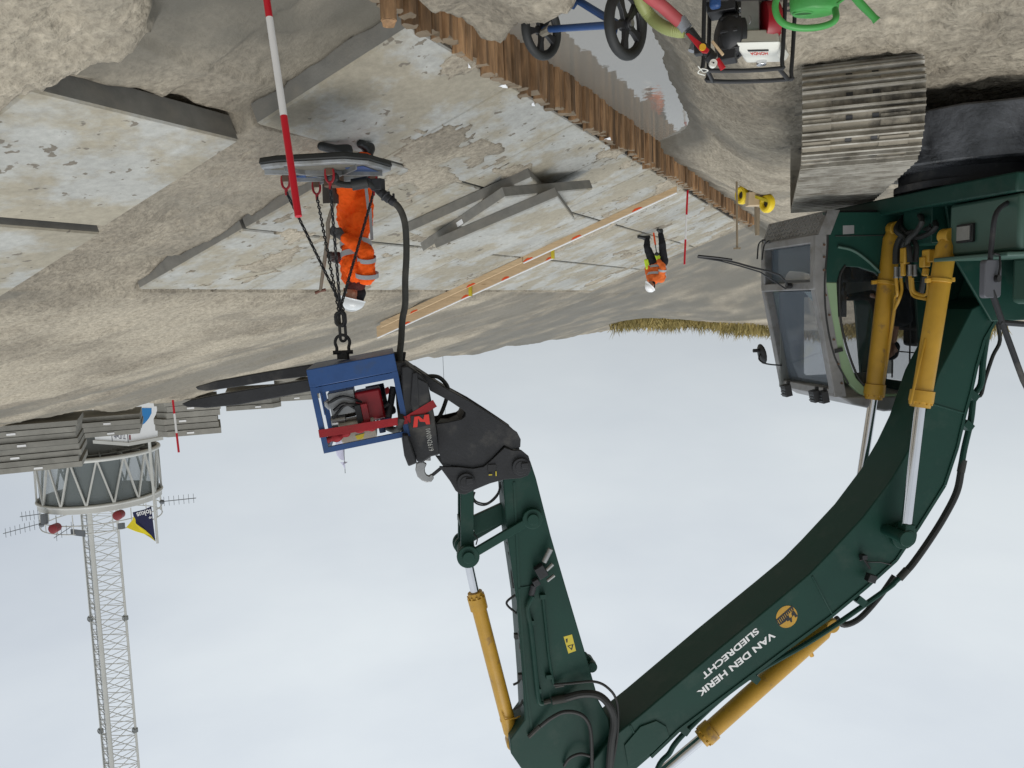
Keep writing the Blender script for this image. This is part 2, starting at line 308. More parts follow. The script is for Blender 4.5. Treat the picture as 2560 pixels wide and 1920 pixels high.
# ---------------- terrain
def vnoise(X,Y,seed):
    xi=np.floor(X).astype(np.int64); yi=np.floor(Y).astype(np.int64); xf=X-xi; yf=Y-yi
    def h(a,b):
        n=(a*374761393+b*668265263+seed*1442695041)&0xffffffff; n=((n^(n>>13))*1274126177)&0xffffffff; return ((n^(n>>16))&0xffff)/65535.-.5
    u=xf*xf*(3-2*xf); v=yf*yf*(3-2*yf)
    return (h(xi,yi)*(1-u)+h(xi+1,yi)*u)*(1-v)+(h(xi,yi+1)*(1-u)+h(xi+1,yi+1)*u)*v
def fbm(X,Y,f,o,seed,g=.5):
    s=0;a=1
    for i in range(o): s=s+a*vnoise(X*f+i*17.3,Y*f-i*9.1,seed+i); f*=2.03; a*=g
    return s
sm=lambda t:(lambda c:c*c*(3-2*c))(np.clip(t,0,1))
T20=math.tan(SL)
def terrain(X,Y,rough=True):
    S=.45+(np.minimum(X,8.62)-3.25)*T20+np.clip(X-8.62,0,8.4)*.305
    S=S+.05*sm((X-8.6)/.5)
    S=np.where(X>16.5,S-.0*(X),S); S=np.minimum(S,4.98+.0*X)
    # sand between / under slabs
    slab=((X>3.25)&(X<4.9)&(Y>5.875)&(Y<27.4))|((X>=4.9)&(X<8.55)&(Y>7.75)&(Y<27.5))|((X>5.10)&(X<8.62)&(Y<5.84))
    dep=np.zeros_like(X)
    jn=np.exp(-((X-4.9)/.22)**2)*.10+np.exp(-((X-6.72)/.15)**2)*.05+.10*np.exp(-((X-8.5)/.12)**2)+.12*np.exp(-((X-3.4)/.15)**2)
    film=fbm(X,Y*.75,1.15,6,83,.58)+jn+.09*np.exp(-((X-4.55)/.3)**2)*((Y>6.6)&(Y<10.5))-.12*(Y<8)
    dep=np.where(slab,.40-.407*sm((film-.285)/.012)-.014*sm((film-.30)/.30),dep)
    rb=sm((X-4.85)/.15)*sm((8.75-X)/.3)*sm((Y-5.8)/.05)*sm((7.82-Y)/.04)
    lump=fbm(X,Y,1.3,4,31)
    wob=.18*fbm(X,Y,1.5,3,61)
    rbd=.03+.07*sm((Y-5.9)/1.6)+.05*lump+.07*sm((X-6.35+wob-.15*(Y-6))/.05)*sm((7.0-X+wob)/.5)+.08*sm((X-7.75+wob)/.05)*sm((8.3-X)/.4)+.03*np.abs(fbm(X*1.2,Y*.5,3.1,4,71))
    dep=np.where((rb>0)&~slab,np.maximum(rbd*rb,0),dep)
    ra=(X>3.2)&(X<5.10)&(Y<5.875)&~slab
    wr_=.15*fbm(X,Y,1.1,3,62); dep=np.where(ra,.125+.02*sm((X-4.3)/.5)+.02*sm((Y-5.35)/.3)+.07*fbm(X,Y,1.6,4,7)+.05*sm((Y-5.0+wr_)/.05)-.05*sm((X-4.55+wr_)/.06)+.02*(1-2*np.abs(fbm(X,Y,1.7,3,73))),dep)
    right=S-dep
    right=right+np.where(Y>27.5,.02,0)
    # bank with camera, excavator and pump
    zb=.97+.04*fbm(X,Y,.7,3,3)-.15*sm((X-1.8)/.5)*sm((5.3-Y)/.5+.3)
    Xs=X-.35*sm((Y-8)/4)-.25*sm((Y-12.2)/3.5)
    a=sm((Xs-.55)/2.25)
    Yb=np.interp(X,[-9,1.0,1.35,1.58,2.03,2.25,2.40,2.62,3.16,3.4,3.7,4.26,4.45,4.6,5.33,5.73,6.4,7.2,8.5],[60,9,4.75,4.84,5.08,5.25,5.12,3.6,3.7,3.5,3.5,4.1,4.1,3.95,3.85,4.02,3.7,3.2,2.6])+.13*fbm(X,Y,2.6,5,19,.6)
    b=sm((Y-Yb)/.75)
    t=np.minimum(a,np.where(X<1.0,1,b)) if False else np.where(X<1.1,a,np.where(X<1.6,a*(1-(X-1.1)/.5)+np.maximum(np.minimum(1,b),0)*((X-1.1)/.5)*1.0,b))
    t=np.where(Y>6.2,np.maximum(a,0)*sm((Y-5.6)/.6)+t*(1-sm((Y-5.6)/.6)),t)
    low=-.55+.62*sm((Y-12.4)/2.2)
    left=zb*(1-t)+low*t
    bf=sm((Y-Yb+.05)/.22)
    zr=np.maximum(.80+.1*sm((3.0-X)/.6),S+.11)
    right=zr*(1-bf)+right*bf
    wgt=sm((X-3.2)/.06)
    near=(Y<Yb)
    wn=sm((X-2.4)/1.2)
    z=np.where(near,left*(1-wn)+right*wn,left*(1-wgt)+right*wgt)
    # dunes closing the view far behind
    far=sm((Y-34)/24)*sm((14-X)/10+.2)
    dune=5.1+.5*fbm(X,Y,.11,3,44)
    z=z*(1-far)+np.maximum(z,dune)*far
    z=np.where((X>15.5),z+.35*sm((X-15.5)/2)*fbm(X,Y,.6,4,12),z)
    if rough:
        nearm=np.exp(-np.maximum(0,np.hypot(X,Y-2)-4)/7.)
        lf=(X<3.2)|near
        under=(slab&~near)
        am=np.where(lf,np.where(X>3.4,.045,.07),np.where(X>8.7,.05,.018))*np.where(under,0,1)
        rid=1-2*np.abs(fbm(X,Y,2.1,4,5,.55))
        z=z+am*(fbm(X,Y,1.9,5,6,.58)*1.0+(rid-.7)*.35)*np.where(lf,1,.8)
        cl=np.clip(fbm(X,Y,.55,3,21)*1.6+.75,.15,1.2)
        z=z+np.where(lf,1,0)*nearm*cl*(.036*(.32-np.abs(fbm(X,Y,5.2,4,41,.62)))+.034*(.3-np.abs(fbm(X,Y,9.,4,42,.65))))
        foot=np.maximum(0,.12-np.abs(fbm(X,Y,4.2,2,8)))*.22
        z=z-np.where(lf,foot,0)*nearm
        z=z-np.where((X>4.85)&(X<8.9)&(Y>5.8)&(Y<7.85)&~slab,.02*np.abs(fbm(X,Y,6,4,43)),0)
        pa=X*.62+Y*.78; pb=X*.78-Y*.62; rut=np.abs(fbm(pa*1.0,pb*.16,.9,4,78)); z=z-np.where(X>8.7,.10*np.clip(.14-rut,0,1),0)*6*np.exp(-np.maximum(0,Y-20)/20)*.55
        st=fbm(pa*1.1,pb*.22,1.3,4,77)
        z=z+np.where((X>8.7)&(Y<60),.10*st+.05*np.abs(fbm(X+.35*Y,Y,.45,4,90)),0)
        z=z+np.where(ra&~near,.010*fbm(X,Y,4,4,99),0)
    return z
def axis(*segs):
    o=[]
    for a,b,s in segs: o+=list(np.arange(a,b-1e-6,s))
    return np.array(o)
XA=axis((-140,-40,20),(-40,-12,4),(-12,-3,.4),(-3,9.2,.042),(9.2,19,.11),(19,30,.6),(30,90,6),(90,400,40))
YA=axis((-30,-4,3),(-4,1.5,.4),(1.5,9,.042),(9,16,.09),(16,30,.16),(30,80,.7),(80,200,8),(200,700,60))
GX,GY=np.meshgrid(XA,YA,indexing='ij'); GZ=terrain(GX,GY)
def stamp(x,y,a,l,w_,d):
    i0,i1=np.searchsorted(XA,[x-.3,x+.3]); j0,j1=np.searchsorted(YA,[y-.3,y+.3]); sx=GX[i0:i1,j0:j1]-x; sy=GY[i0:i1,j0:j1]-y; u=sx*math.cos(a)+sy*math.sin(a); v=-sx*math.sin(a)+sy*math.cos(a)
    r=np.sqrt((u/l)**2+(v/w_)**2); GZ[i0:i1,j0:j1]+=np.where(r<1,-d*(1-r**4),0)+d*.45*np.exp(-((r-1.15)/.18)**2)
for _ in range(9):
    x0,y0,a=RN.uniform(-2.6,1.2),RN.uniform(1.8,6.2),RN.uniform(0,6.28)
    for k in range(9):
        x=x0+math.cos(a)*.62*k/2-math.sin(a)*.11*(-1)**k; y=y0+math.sin(a)*.62*k/2+math.cos(a)*.11*(-1)**k; a+=RN.uniform(-.15,.15)
        if -2.9<x<1.3 and 1.6<y<12: stamp(x,y,a,.15,.062,.035)
for x0,y0,a,n_ in((5.4,6.2,.5,7),(7.9,6.1,2.2,6),(3.6,4.9,.7,4),(4.2,5.3,1.9,4),(6.0,7.3,-.6,6)):
    for k in range(n_):
        x=x0+math.cos(a)*.33*k-math.sin(a)*.1*(-1)**k; y=y0+math.sin(a)*.33*k+math.cos(a)*.1*(-1)**k
        if y<7.6 and (x<4.9 and y<5.6 or x>5 and y>6.0): stamp(x,y,a,.14,.06,.028)
_tx=GX-(.12+(GY-8.7)*.0875); _m=np.clip((.46-np.abs(_tx))/.05,0,1)*np.clip((6.7-GY)/.2,0,1)*np.clip((GY-2.2)/.6,0,1)
GZ+=_m*(.016*np.sin(GY*2*math.pi/.18)-.03)
nx,ny=len(XA),len(YA); me=bpy.data.meshes.new('ground')
idx=np.arange(nx*ny).reshape(nx,ny); F4=np.stack([idx[:-1,:-1],idx[1:,:-1],idx[1:,1:],idx[:-1,1:]],-1).reshape(-1,4)
me.vertices.add(nx*ny); me.vertices.foreach_set('co',np.stack([GX,GY,GZ],-1).reshape(-1).astype(np.float32))
me.loops.add(F4.size); me.loops.foreach_set('vertex_index',F4.reshape(-1).astype(np.int32)); me.polygons.add(len(F4)); me.polygons.foreach_set('loop_start',np.arange(0,F4.size,4,dtype=np.int32))
me.polygons.foreach_set('use_smooth',np.ones(len(F4),bool)); me.update(calc_edges=True)
# damp sand as a vertex mask: where the digging exposed wet sand and by the water line
cx=GX.reshape(-1);cy=GY.reshape(-1);cz=GZ.reshape(-1)
wet=np.zeros(nx*ny); wn_=fbm(cx,cy,.8,4,55)
wet=np.maximum(wet,((cx>3.2)&(cx<5.06)&(cy<5.9)&(cy>3.8))*np.clip(1.25-(cx-3.2)*.38+wn_*.9,0,1)*np.where(cz<.45+(cx-3.25)*T20-.02,1,0))
wet=np.maximum(wet,(cx<3.3)*(cy>5.5)*(cy<40)*np.clip((.36-cz)/.22+wn_*.5,0,1))
wet=np.maximum(wet,.45*((cx>4.9)&(cx<8.8)&(cy>5.8)&(cy<7.8))*np.clip(.55+wn_*2,0,1))
wet=np.maximum(wet,.95*(cx>2.2)*(cx<8.2+.25*cy)*(np.clip((cy-27.4)/.3,0,1))*(cy<50)*np.clip(.9+wn_*1.0,0,1)); wet=np.maximum(wet,.8*(cx>8.7)*np.clip((cy-19-1.2*(cx-8.7))/3,0,1)*(cy<50)*np.clip(.75+wn_*1.6,0,1))
pa=cx*.62+cy*.78; pb=cx*.78-cy*.62; sk=fbm(pa,pb*.18,.8,5,79); wet=np.maximum(wet,(cx>8.6)*(cy<60)*np.clip(sk*3.2+.05,0,.75)); wet=np.maximum(wet,(cx<3)*(cy<30)*np.clip(fbm(cx,cy,.7,4,80)*2.2,0,.55)); wet=np.maximum(wet,((cy<5.6)&(cx>3))*np.clip(fbm(cx,cy,1.1,4,81)*2-.1,0,.5))
band=np.clip(1-np.abs(cx-15.9-.6*wn_)/.9,0,1); wet=np.maximum(wet,.75*band*np.clip(.5+wn_*3,0,1)*(cy<60))
wet=np.maximum(wet,.5*np.clip(1-np.abs(cx-9.7-1.2*wn_)/.9,0,1)*np.clip(wn_*3.,0,1)*(cy<60))
ca=me.color_attributes.new('wet','FLOAT_COLOR','POINT'); cc=np.ones((nx*ny,4),np.float32); cc[:,:3]=wet[:,None]; ca.data.foreach_set('color',cc.reshape(-1))
m=MT['sand']; t=m.node_tree; b=t.nodes['Principled BSDF']; src=b.inputs['Base Color'].links[0].from_socket
at_=t.nodes.new('ShaderNodeAttribute'); at_.attribute_name='wet'; mm=t.nodes.new('ShaderNodeMix'); mm.data_type='RGBA'; t.links.new(at_.outputs['Fac'],mm.inputs[0]); t.links.new(src,mm.inputs[6]); mm.inputs[7].default_value=(.135,.125,.102,1); t.links.new(mm.outputs[2],b.inputs['Base Color'])
vo=t.nodes.new('ShaderNodeTexVoronoi'); vo.inputs['Scale'].default_value=17; gp=t.nodes.new('ShaderNodeNewGeometry'); wn1=t.nodes.new('ShaderNodeTexNoise'); wn1.inputs['Scale'].default_value=6; wn1.inputs['Detail'].default_value=6; va=t.nodes.new('ShaderNodeVectorMath'); va.operation='SCALE'; va.inputs['Scale'].default_value=.12; t.links.new(gp.outputs['Position'],wn1.inputs[0]); t.links.new(wn1.outputs['Color'],va.inputs[0]); vb_=t.nodes.new('ShaderNodeVectorMath'); t.links.new(gp.outputs['Position'],vb_.inputs[0]); t.links.new(va.outputs[0],vb_.inputs[1]); t.links.new(vb_.outputs[0],vo.inputs['Vector'])
b2=t.nodes.new('ShaderNodeBump'); b2.invert=True; b2.inputs['Strength'].default_value=.5; b2.inputs['Distance'].default_value=.028; t.links.new(vo.outputs['Distance'],b2.inputs['Height']); old=b.inputs['Normal'].links[0].from_socket; t.links.new(old,b2.inputs['Normal']); t.links.new(b2.outputs[0],b.inputs['Normal'])
ws=t.nodes.new('ShaderNodeMapRange'); ws.inputs[3].default_value=1; ws.inputs[4].default_value=.3; t.links.new(at_.outputs['Fac'],ws.inputs[0]); t.links.new(ws.outputs[0],old.node.inputs['Strength']); ws2=t.nodes.new('ShaderNodeMapRange'); ws2.inputs[3].default_value=.5; ws2.inputs[4].default_value=.12; t.links.new(at_.outputs['Fac'],ws2.inputs[0]); t.links.new(ws2.outputs[0],b2.inputs['Strength'])
rr=t.nodes.new('ShaderNodeMapRange'); rr.inputs[3].default_value=.95; rr.inputs[4].default_value=.55; t.links.new(at_.outputs['Fac'],rr.inputs[0]); t.links.new(rr.outputs[0],b.inputs['Roughness'])
me.materials.append(m); go=bpy.data.objects.new('ground',me); COL.objects.link(go); go['kind']='structure'
def tz(x,y): return float(terrain(np.array([x],float),np.array([y],float))[0])
wb=MB(); wb.add([(1.0,5.0,0),(3.22,5.0,0),(3.22,16.5,0),(1.0,16.5,0)],[(0,1,2,3)]); struct('water',wb,'water')
# ---------------- concrete slabs of the revetment
def slab(cor,top,th,label,group=None,name='concrete_slab',mats=('concrete','concrete_edge'),ch=.02,cat='slab',nrm=None):
    P=[V(p) for p in cor]; c=sum(P,V())/4; nrm=nrm or (P[1]-P[0]).cross(P[2]-P[1]).normalized()
    if nrm.z<0: nrm=-nrm
    mb=MB(); inn=[p+(c-p).normalized()*ch for p in P]; 
    vs=inn+[p-nrm*ch for p in P]+[p-nrm*th for p in P]
    mb.add(vs,[(0,1,2,3)]); mb.m=1; mb.f+=[[0+i,(i+1)%4,4+(i+1)%4,4+i] for i in range(4)]+[[4+i,4+(i+1)%4,8+(i+1)%4,8+i] for i in range(4)]+[[8,9,10,11]]; mb.mi+=[0]*4+[1]*5
    return single(name,mb,list(mats),label,cat,c-nrm*th,group,smooth=0)
def srect(u0,u1,y0,y1,h=0,g=.012):
    j=lambda:random.uniform(-.006,.006); 
    return [Suv(u+j(),y+j(),h+random.uniform(-.006,.006)) for u,y in((u0+g,y0+g),(u1-g,y0+g),(u1-g,y1-g),(u0+g,y1-g))]
ux=lambda X:(X-3.25)/math.cos(SL)
GR='concrete slabs laid on the slope'
rows=[('row beside the timber piles',ux(3.27),ux(4.88),5.86),('middle row of the slope',ux(4.90),ux(6.70),7.72),('top row of the slope',ux(6.73),ux(8.50),7.72)]
for rn,u0,u1,ys in rows:
    k=0;y=ys
    while y<27.3:
        y1=y+2.07 if y+2.07<27 else 27.4
        slab(srect(u0,u1,y,y1),0,.20 if k==0 else .16,f'flat grey concrete slab, {ORD[k]} from the near end in the {rn}',GR); y=y1; k+=1
for i,(u0,u1,y0,y1,h,lb) in enumerate(((ux(5.08),ux(6.86),3.84,5.86,.05,'sand-edged concrete slab beside the dug pit, lower one of the near pair'),(ux(6.90),ux(8.66),3.84,5.84,.1,'pale concrete slab at the photo edge, upper one of the near pair'),(ux(6.90),ux(8.66),1.8,3.82,.1,'half buried concrete slab next to the pale upper near slab'),(ux(5.08),ux(6.86),1.8,3.82,.05,'half buried concrete slab next to the lower near slab'))):
    slab(srect(u0,u1,y0,y1,h),0,.25,lb,GR)
def loose(u,y,a,b,h,lb,tilt=(0,0)):
    q=[(u,y,0),(u+a[0]*1.96,y+a[1]*1.96,tilt[0]),(u+a[0]*1.96+b[0]*1.96,y+a[1]*1.96+b[1]*1.96,tilt[0]+tilt[1]),(u+b[0]*1.96,y+b[1]*1.96,tilt[1])]
    return slab([Suv(a_,b_,h+c_) for a_,b_,c_ in q],0,.155,lb,'loose concrete slabs piled on the slope',name='concrete_slab')
loose(1.04,10.73,(.986,-.165),(.165,.986),.165,'loose concrete slab at the bottom of the small pile on the slope')
l2=loose(1.40,10.45,(.935,.353),(-.39,.92),.325,'loose concrete slab lying askew between two others, white sticker on its edge')
loose(.88,11.11,(.977,-.21),(.21,.977),.485,'loose concrete slab on top of the small pile on the slope')
mb=MB(); pA=Suv(1.40,10.45,.27); dA=(Suv(3.12,11.1,.27)-pA).normalized(); c=pA+dA*1.0-SN*.01; e=dA.cross(SN)
if e.y>0: e=-e
mb.add([c+e*.006+dA*s*.07+SN*q*.035 for s,q in((-1,-1),(1,-1),(1,1),(-1,1))],[(0,1,2,3)]); obj('label_sticker',mb,'white',l2,world=True,smooth=0)
# stacks of slabs on the crest
def stack(px,py0,py1,wpx,d,n,ang,chf,where):
    base=at(px,py0,d); wd=wpx*d/FPX; hh=(py1-py0)*d/FPX; th=hh/n
    xd=(HR*math.cos(ang)+HF*math.sin(ang)); yd=V((-xd.y,xd.x,0)); tl=-.055
    for k in range(n):
        o=V((random.uniform(-.05,.05),random.uniform(-.05,.05),0)); hw=wd/2
        P=[(-hw,0),(hw,0),(hw,1.6),(hw-.3,1.95),(-hw+.3,1.95),(-hw,1.6)] if chf==0 else ([(-hw+.28,0),(hw,0),(hw,1.95),(-hw,1.95),(-hw,.35)] if chf<0 else [(-hw,0),(hw-.28,0),(hw,.35),(hw,1.95),(-hw,1.95)])
        z0=k*th+.012; z1=(k+1)*th-.004
        f=lambda x,y,z: base+o+xd*x+yd*y+V((0,0,z+x*tl*0))
        mb=MB(); mb.prism([f(x,y,z0) for x,y in P],[f(x,y,z1) for x,y in P])
        ob=single('concrete_slab',mb,'stack_concrete',f'chamfered concrete slab, {ORD[k]} from the bottom of the stack {where}','slab',f(0,.9,z0),'stacked slabs on the crest',smooth=0)
        if k%2==1 or k==n-1:
            q=MB(); xx=random.uniform(-.2,.3)*wd*.5; q.box(V((0,0,0)),(.19,.012,.05)); mrot=Matrix((xd,yd,V((0,0,1)))).transposed(); 
            q.v=[f(xx,-.012,(z0+z1)/2)+mrot@v for v in q.v]; obj('label_sticker',q,'white',ob,world=True,smooth=0)
STK=[(58,1060,1182,235,19.5,8,-.42,1,'at the photo edge beside the tower'),(258,1040,1092,164,23,4,-.40,1,'in front of the white booth'),(466,998,1090,150,22.5,6,-.36,1,'behind the far ranging pole'),(632,975,1024,132,27,4,-.30,-1,'just above the fork tines'),(742,950,1002,110,29,4,-.28,-1,'partly hidden by the blue frame')]
# ---------------- timber piles
Y=4.62;i=0
def pile_x(y): return 3.33-.012*(y-5.9)*1.0 if y<12 else 3.257-.008*(y-12)
while Y<27.6:
    wd=random.uniform(.115,.15); top=.45+random.uniform(-.035,.045)+(.10 if random.random()<.07 else 0); x=pile_x(Y)-.075+random.uniform(-.03,.03)
    a=random.uniform(-.12,.12); mb=MB(); h=wd*.47; rt=Matrix.Rotation(a,3,'Z'); lean=V((random.uniform(-.015,.015),random.uniform(-.02,.02),0))
    cn=[(-h,-h*.8),(-h*.8,-h),(h*.8,-h),(h,-h*.8),(h,h*.8),(h*.8,h),(-h*.8,h),(-h,h*.8)]
    if random.random()<.35: cn=[(h*1.05*math.cos(k*math.pi/5),h*1.05*math.sin(k*math.pi/5)) for k in range(10)]
    c=V((x,Y,0)); nn=len(cn); lo=[c+rt@V((p[0],p[1],0))+V((0,0,-.6)) for p in cn]; hi=[c+lean+rt@V((p[0],p[1],0))+V((0,0,top+.02*p[0]/h*random.uniform(-1,1))) for p in cn]
    mb.add(lo+hi,[[k,(k+1)%nn,nn+(k+1)%nn,nn+k] for k in range(nn)]); mb.m=1; mb.add(hi,[list(range(nn))])
    lb=f'weathered brown timber pile, {ORD[i]} from the near end of the pile wall' if i<10 else ('weathered brown timber pile in the nearer half of the pile wall' if Y<15 else 'weathered brown timber pile in the far half of the pile wall')
    single('timber_pile',mb,['pile_wood','pile_end'],lb,'pile',(x,Y,-.6),'timber piles retaining the slabs' if i<10 else ('nearer piles of the wall' if Y<15 else 'far piles of the wall'),smooth=30)
    Y+=wd+.008; i+=1
p=at(972,30,5.6); top=at(972,52,5.6)
mb=MB(); mb.cyl((p.x,p.y,-.3),(top.x,top.y,top.z),.06,.057,12); mb.add([top+V((math.cos(a)*.05,math.sin(a)*.05,.004+.03*(a<2))) for a in np.arange(0,6.28,.6)],[list(range(11))])
single('timber_stake',mb,'pile_wood','short round timber stake standing alone before the pile wall','stake',(p.x,p.y,-.3))
# white caps (bits of geotextile) on pile heads
for k,(a,b_) in enumerate(((1165,163),(1258,214),(1328,260),(1520,346))):
    q=gz(a,b_,.475); mb=MB(); mb.add([q+V((-.045,-.05,0)),q+V((.05,-.03,.012)),q+V((.06,.05,.0)),q+V((-.03,.045,.02))],[(0,1,2,3)]); mb.add([v-V((0,0,.006)) for v in mb.v],[(3,2,1,0)])
    single('cloth_scrap',mb,'white',f'white scrap of cloth on a pile head, {ORD[k]} from the near end','scrap',q,'white scraps on the pile heads')
# ---------------- formwork boards across the slope
def board(u0,u1,y0,th,h0,h,name,lb,sp=(),rail=False,ends=()):
    mb=MB(); A=[Suv(u0,y0,h0),Suv(u1,y0,h0),Suv(u1,y0+th,h0),Suv(u0,y0+th,h0)]; B=[p+V((0,0,h)) for p in A]; mb.prism(A,B)
    o=single(name,mb,'plank',lb,'board',A[0],smooth=0,bevel=.004)
    for s in sp:
        q=MB(); P=[]
        for k in range(9):
            a=math.pi*k/8; P.append(Suv(s-.12*math.cos(a)*random.uniform(.8,1.1),y0-.003,h0)+V((0,0,h-.0-.05*math.sin(a)*random.uniform(.8,1.2))))
        q.add(P,[list(range(9))]); obj('paint_mark',q,'orange_paint',o,world=True,smooth=0)
    if rail:
        q=MB(); q.bar(Suv(u0,y0+th/2,h0)+V((0,0,h+.012)),Suv(u1,y0+th/2,h0)+V((0,0,h+.012)),th*.9,.02,(0,0,1)); obj('metal_rail',q,'white',o,world=True,smooth=0)
    for s in ends:
        q=MB(); q.bar(Suv(s,y0-.03,h0)+V((0,0,0)),Suv(s,y0-.03,h0)+V((0,0,h+.03)),.07,.06,(1,0,0)); obj('yellow_bracket',q,'yellow_end',o,world=True,smooth=0)
    return o
board(0.02,3.62,16.45,.05,.0,.135,'formwork_board','narrow pine board on edge running from the piles up the slope',(.9,2.3,3.5),True)
board(3.64,7.6,16.45,.05,.0,.125,'formwork_board','narrow pine board on edge continuing up the slope beside the wide boards',(5.0,6.6))
board(2.95,5.1,16.72,.05,.0,.27,'formwork_board','wide pine formwork board with yellow bracket on the end towards the piles',(3.05,4.2),True,(2.97,))
board(5.12,7.9,16.72,.05,.0,.27,'formwork_board','wide pine formwork board at the upper end of the slope',(5.3,7.0),True,(5.14,))

for a in STK: stack(*a)
# ================= excavator
GE=.93; TH=R(9); EO=-4.45*HR+7.85*HF; EO=V((EO.x,EO.y,GE))
EX=(math.cos(TH)*HR-math.sin(TH)*HF); EY=(math.sin(TH)*HR+math.cos(TH)*HF)
EM=Matrix(((EX.x,EY.x,0,EO.x),(EX.y,EY.y,0,EO.y),(0,0,1,EO.z),(0,0,0,1)))
def E(px,py,y=0.):
    q=onp(px,py,EO+EY*y,EY)-EO; return V((q.dot(EX),y,q.z))
def PR(mb,pts,yr,y0,y1):
    P=[E(*p,yr) for p in pts]; mb.prism([V((p.x,y0,p.z)) for p in P],[V((p.x,y1,p.z)) for p in P]); return mb
ex=thing('excavator','dark green tracked excavator with yellow rams and grey steel cab guard beside the water','excavator',EM)
# undercarriage and tracks
TU=V((math.sin(R(5)),math.cos(R(5)),0)); TR=V((TU.y,-TU.x,0))
def w2e(p): q=V(p)-EO; return V((q.dot(EX),q.dot(EY),q.z))
def track(cx,cy,z0,hh=.84,ln=4.25,wd=.84):
    r=hh/2; c=V((cx,cy,z0+r)); h=ln/2-r
    path=[];  per=2*(2*h)+2*math.pi*r; n=int(per/.178); st=per/n
    def pt(s):
        s%=per
        if s<2*h: return c-TU*(h-s)+V((0,0,r)),TU,V((0,0,1))
        s-=2*h
        if s<math.pi*r: a=s/r; return c+TU*h+V((0,0,1))*r*math.cos(a)+TU*r*math.sin(a),TU*math.cos(a)-V((0,0,1))*math.sin(a),V((0,0,1))*math.cos(a)+TU*math.sin(a)
        s-=math.pi*r
        if s<2*h: return c+TU*(h-s)-V((0,0,r)),-TU,V((0,0,-1))
        s-=2*h; a=s/r; return c-TU*h-V((0,0,1))*r*math.cos(a)-TU*r*math.sin(a),-TU*math.cos(a)+V((0,0,1))*math.sin(a),-V((0,0,1))*math.cos(a)-TU*math.sin(a)
    # one pad in its own frame: x across, y along the path, z outwards
    mb=MB(); w2=wd/2; l=.166/2
    mb.box((0,0,-.012),(wd,2*l,.016))
    for y_,hh_,w_ in ((-l+.012,.03,.022),(-l*.05,.024,.02),(l-.02,.03,.022)):
        mb.m=1; mb.prism([V((-w2,y_-w_/2,-.004)),V((-w2,y_+w_/2,-.004)),V((-w2,y_+w_*.3,hh_)),V((-w2,y_-w_*.3,hh_))],[V((w2,y_-w_/2,-.004)),V((w2,y_+w_/2,-.004)),V((w2,y_+w_*.3,hh_)),V((w2,y_-w_*.3,hh_))])
    mb.m=2
    for x_ in(-.09,.09): mb.box((x_,-.02,-.002),(.045,.05,.014))
    mb.m=0
    for x_ in(-.27,.27): mb.box((x_+random.uniform(-.05,.05),.005,.0),(.2,.085,.016))
    mesh=mesh_of('track_pad',mb,['pad_mud','pad_steel','black'],smooth=0)
    for k in range(n):
        p,t_,nn=pt(k*st+.02); p=p-nn*.03; X_=t_.cross(nn)
        Mw=Matrix(((X_.x,t_.x,nn.x,p.x),(X_.y,t_.y,nn.y,p.y),(X_.z,t_.z,nn.z,p.z),(0,0,0,1)))
        o=bpy.data.objects.new('track_pad',mesh); COL.objects.link(o); o.parent=ex; o.matrix_local=EM.inverted()@Mw
    mb=MB(); 
    for s_ in(-1,1): mb.cyl(c+TU*h*s_-TR*.1,c+TU*h*s_+TR*.1,r-.09,n=24); mb.cyl(c+TU*h*s_-TR*.16,c+TU*h*s_+TR*.16,.14,n=16)
    for k in range(7): q=c+TU*(-h*.8+k*h*.27)-V((0,0,r-.12)); mb.cyl(q-TR*.14,q+TR*.14,.085,n=14)
    obj('track_roller',mb,'pad_mud',ex,world=True)
    mb=MB(); mb.bar(c-TU*h*.85,c+TU*h*.85,.34,.34); obj('track_frame',mb,'grease',ex,world=True,bevel=.02)
    mb=MB()
    for k in range(n):
        p,t_,nn=pt(k*st+.02); q=p-nn*.085
        for sg in(-1,1): mb.bar(q-t_*.085+TR*.07*sg,q+t_*.085+TR*.07*sg,.03,.09,nn)
    obj('track_chain',mb,'black_steel',ex,world=True,smooth=0)
track(.12,8.72,GE-.04); 
cL=V((.12,8.72,0))-TR*2.4; track(cL.x,cL.y,GE-.04)
cc=V((.12,8.72,GE+.42))-TR*1.2
mb=MB(); mb.prism([cc+TR*x+TU*y+V((0,0,-.2)) for x,y in((-.9,-.55),(-.3,-.9),(.3,-.9),(.9,-.55),(.9,.55),(.3,.9),(-.3,.9),(-.9,.55))],[cc+TR*x+TU*y+V((0,0,.26)) for x,y in((-.9,-.5),(-.3,-.8),(.3,-.8),(.9,-.5),(.9,.5),(.3,.8),(-.3,.8),(-.9,.5))])
for sx_ in(-1,1):
    for sy_ in(-1,1): mb.bar(cc+TR*.5*sx_+TU*.45*sy_,cc+TR*1.15*sx_+TU*1.0*sy_-V((0,0,.08)),.42,.32)
obj('car_body',mb,'grease',ex,world=True,bevel=.02)
mb=MB(); mb.lathe(V((0,0,.62)),(0,0,1),[(0,.66),(.06,.66),(.06,.6),(.16,.6),(.16,.64),(.22,.64)],40); obj('slew_ring',mb,'black_steel',ex)
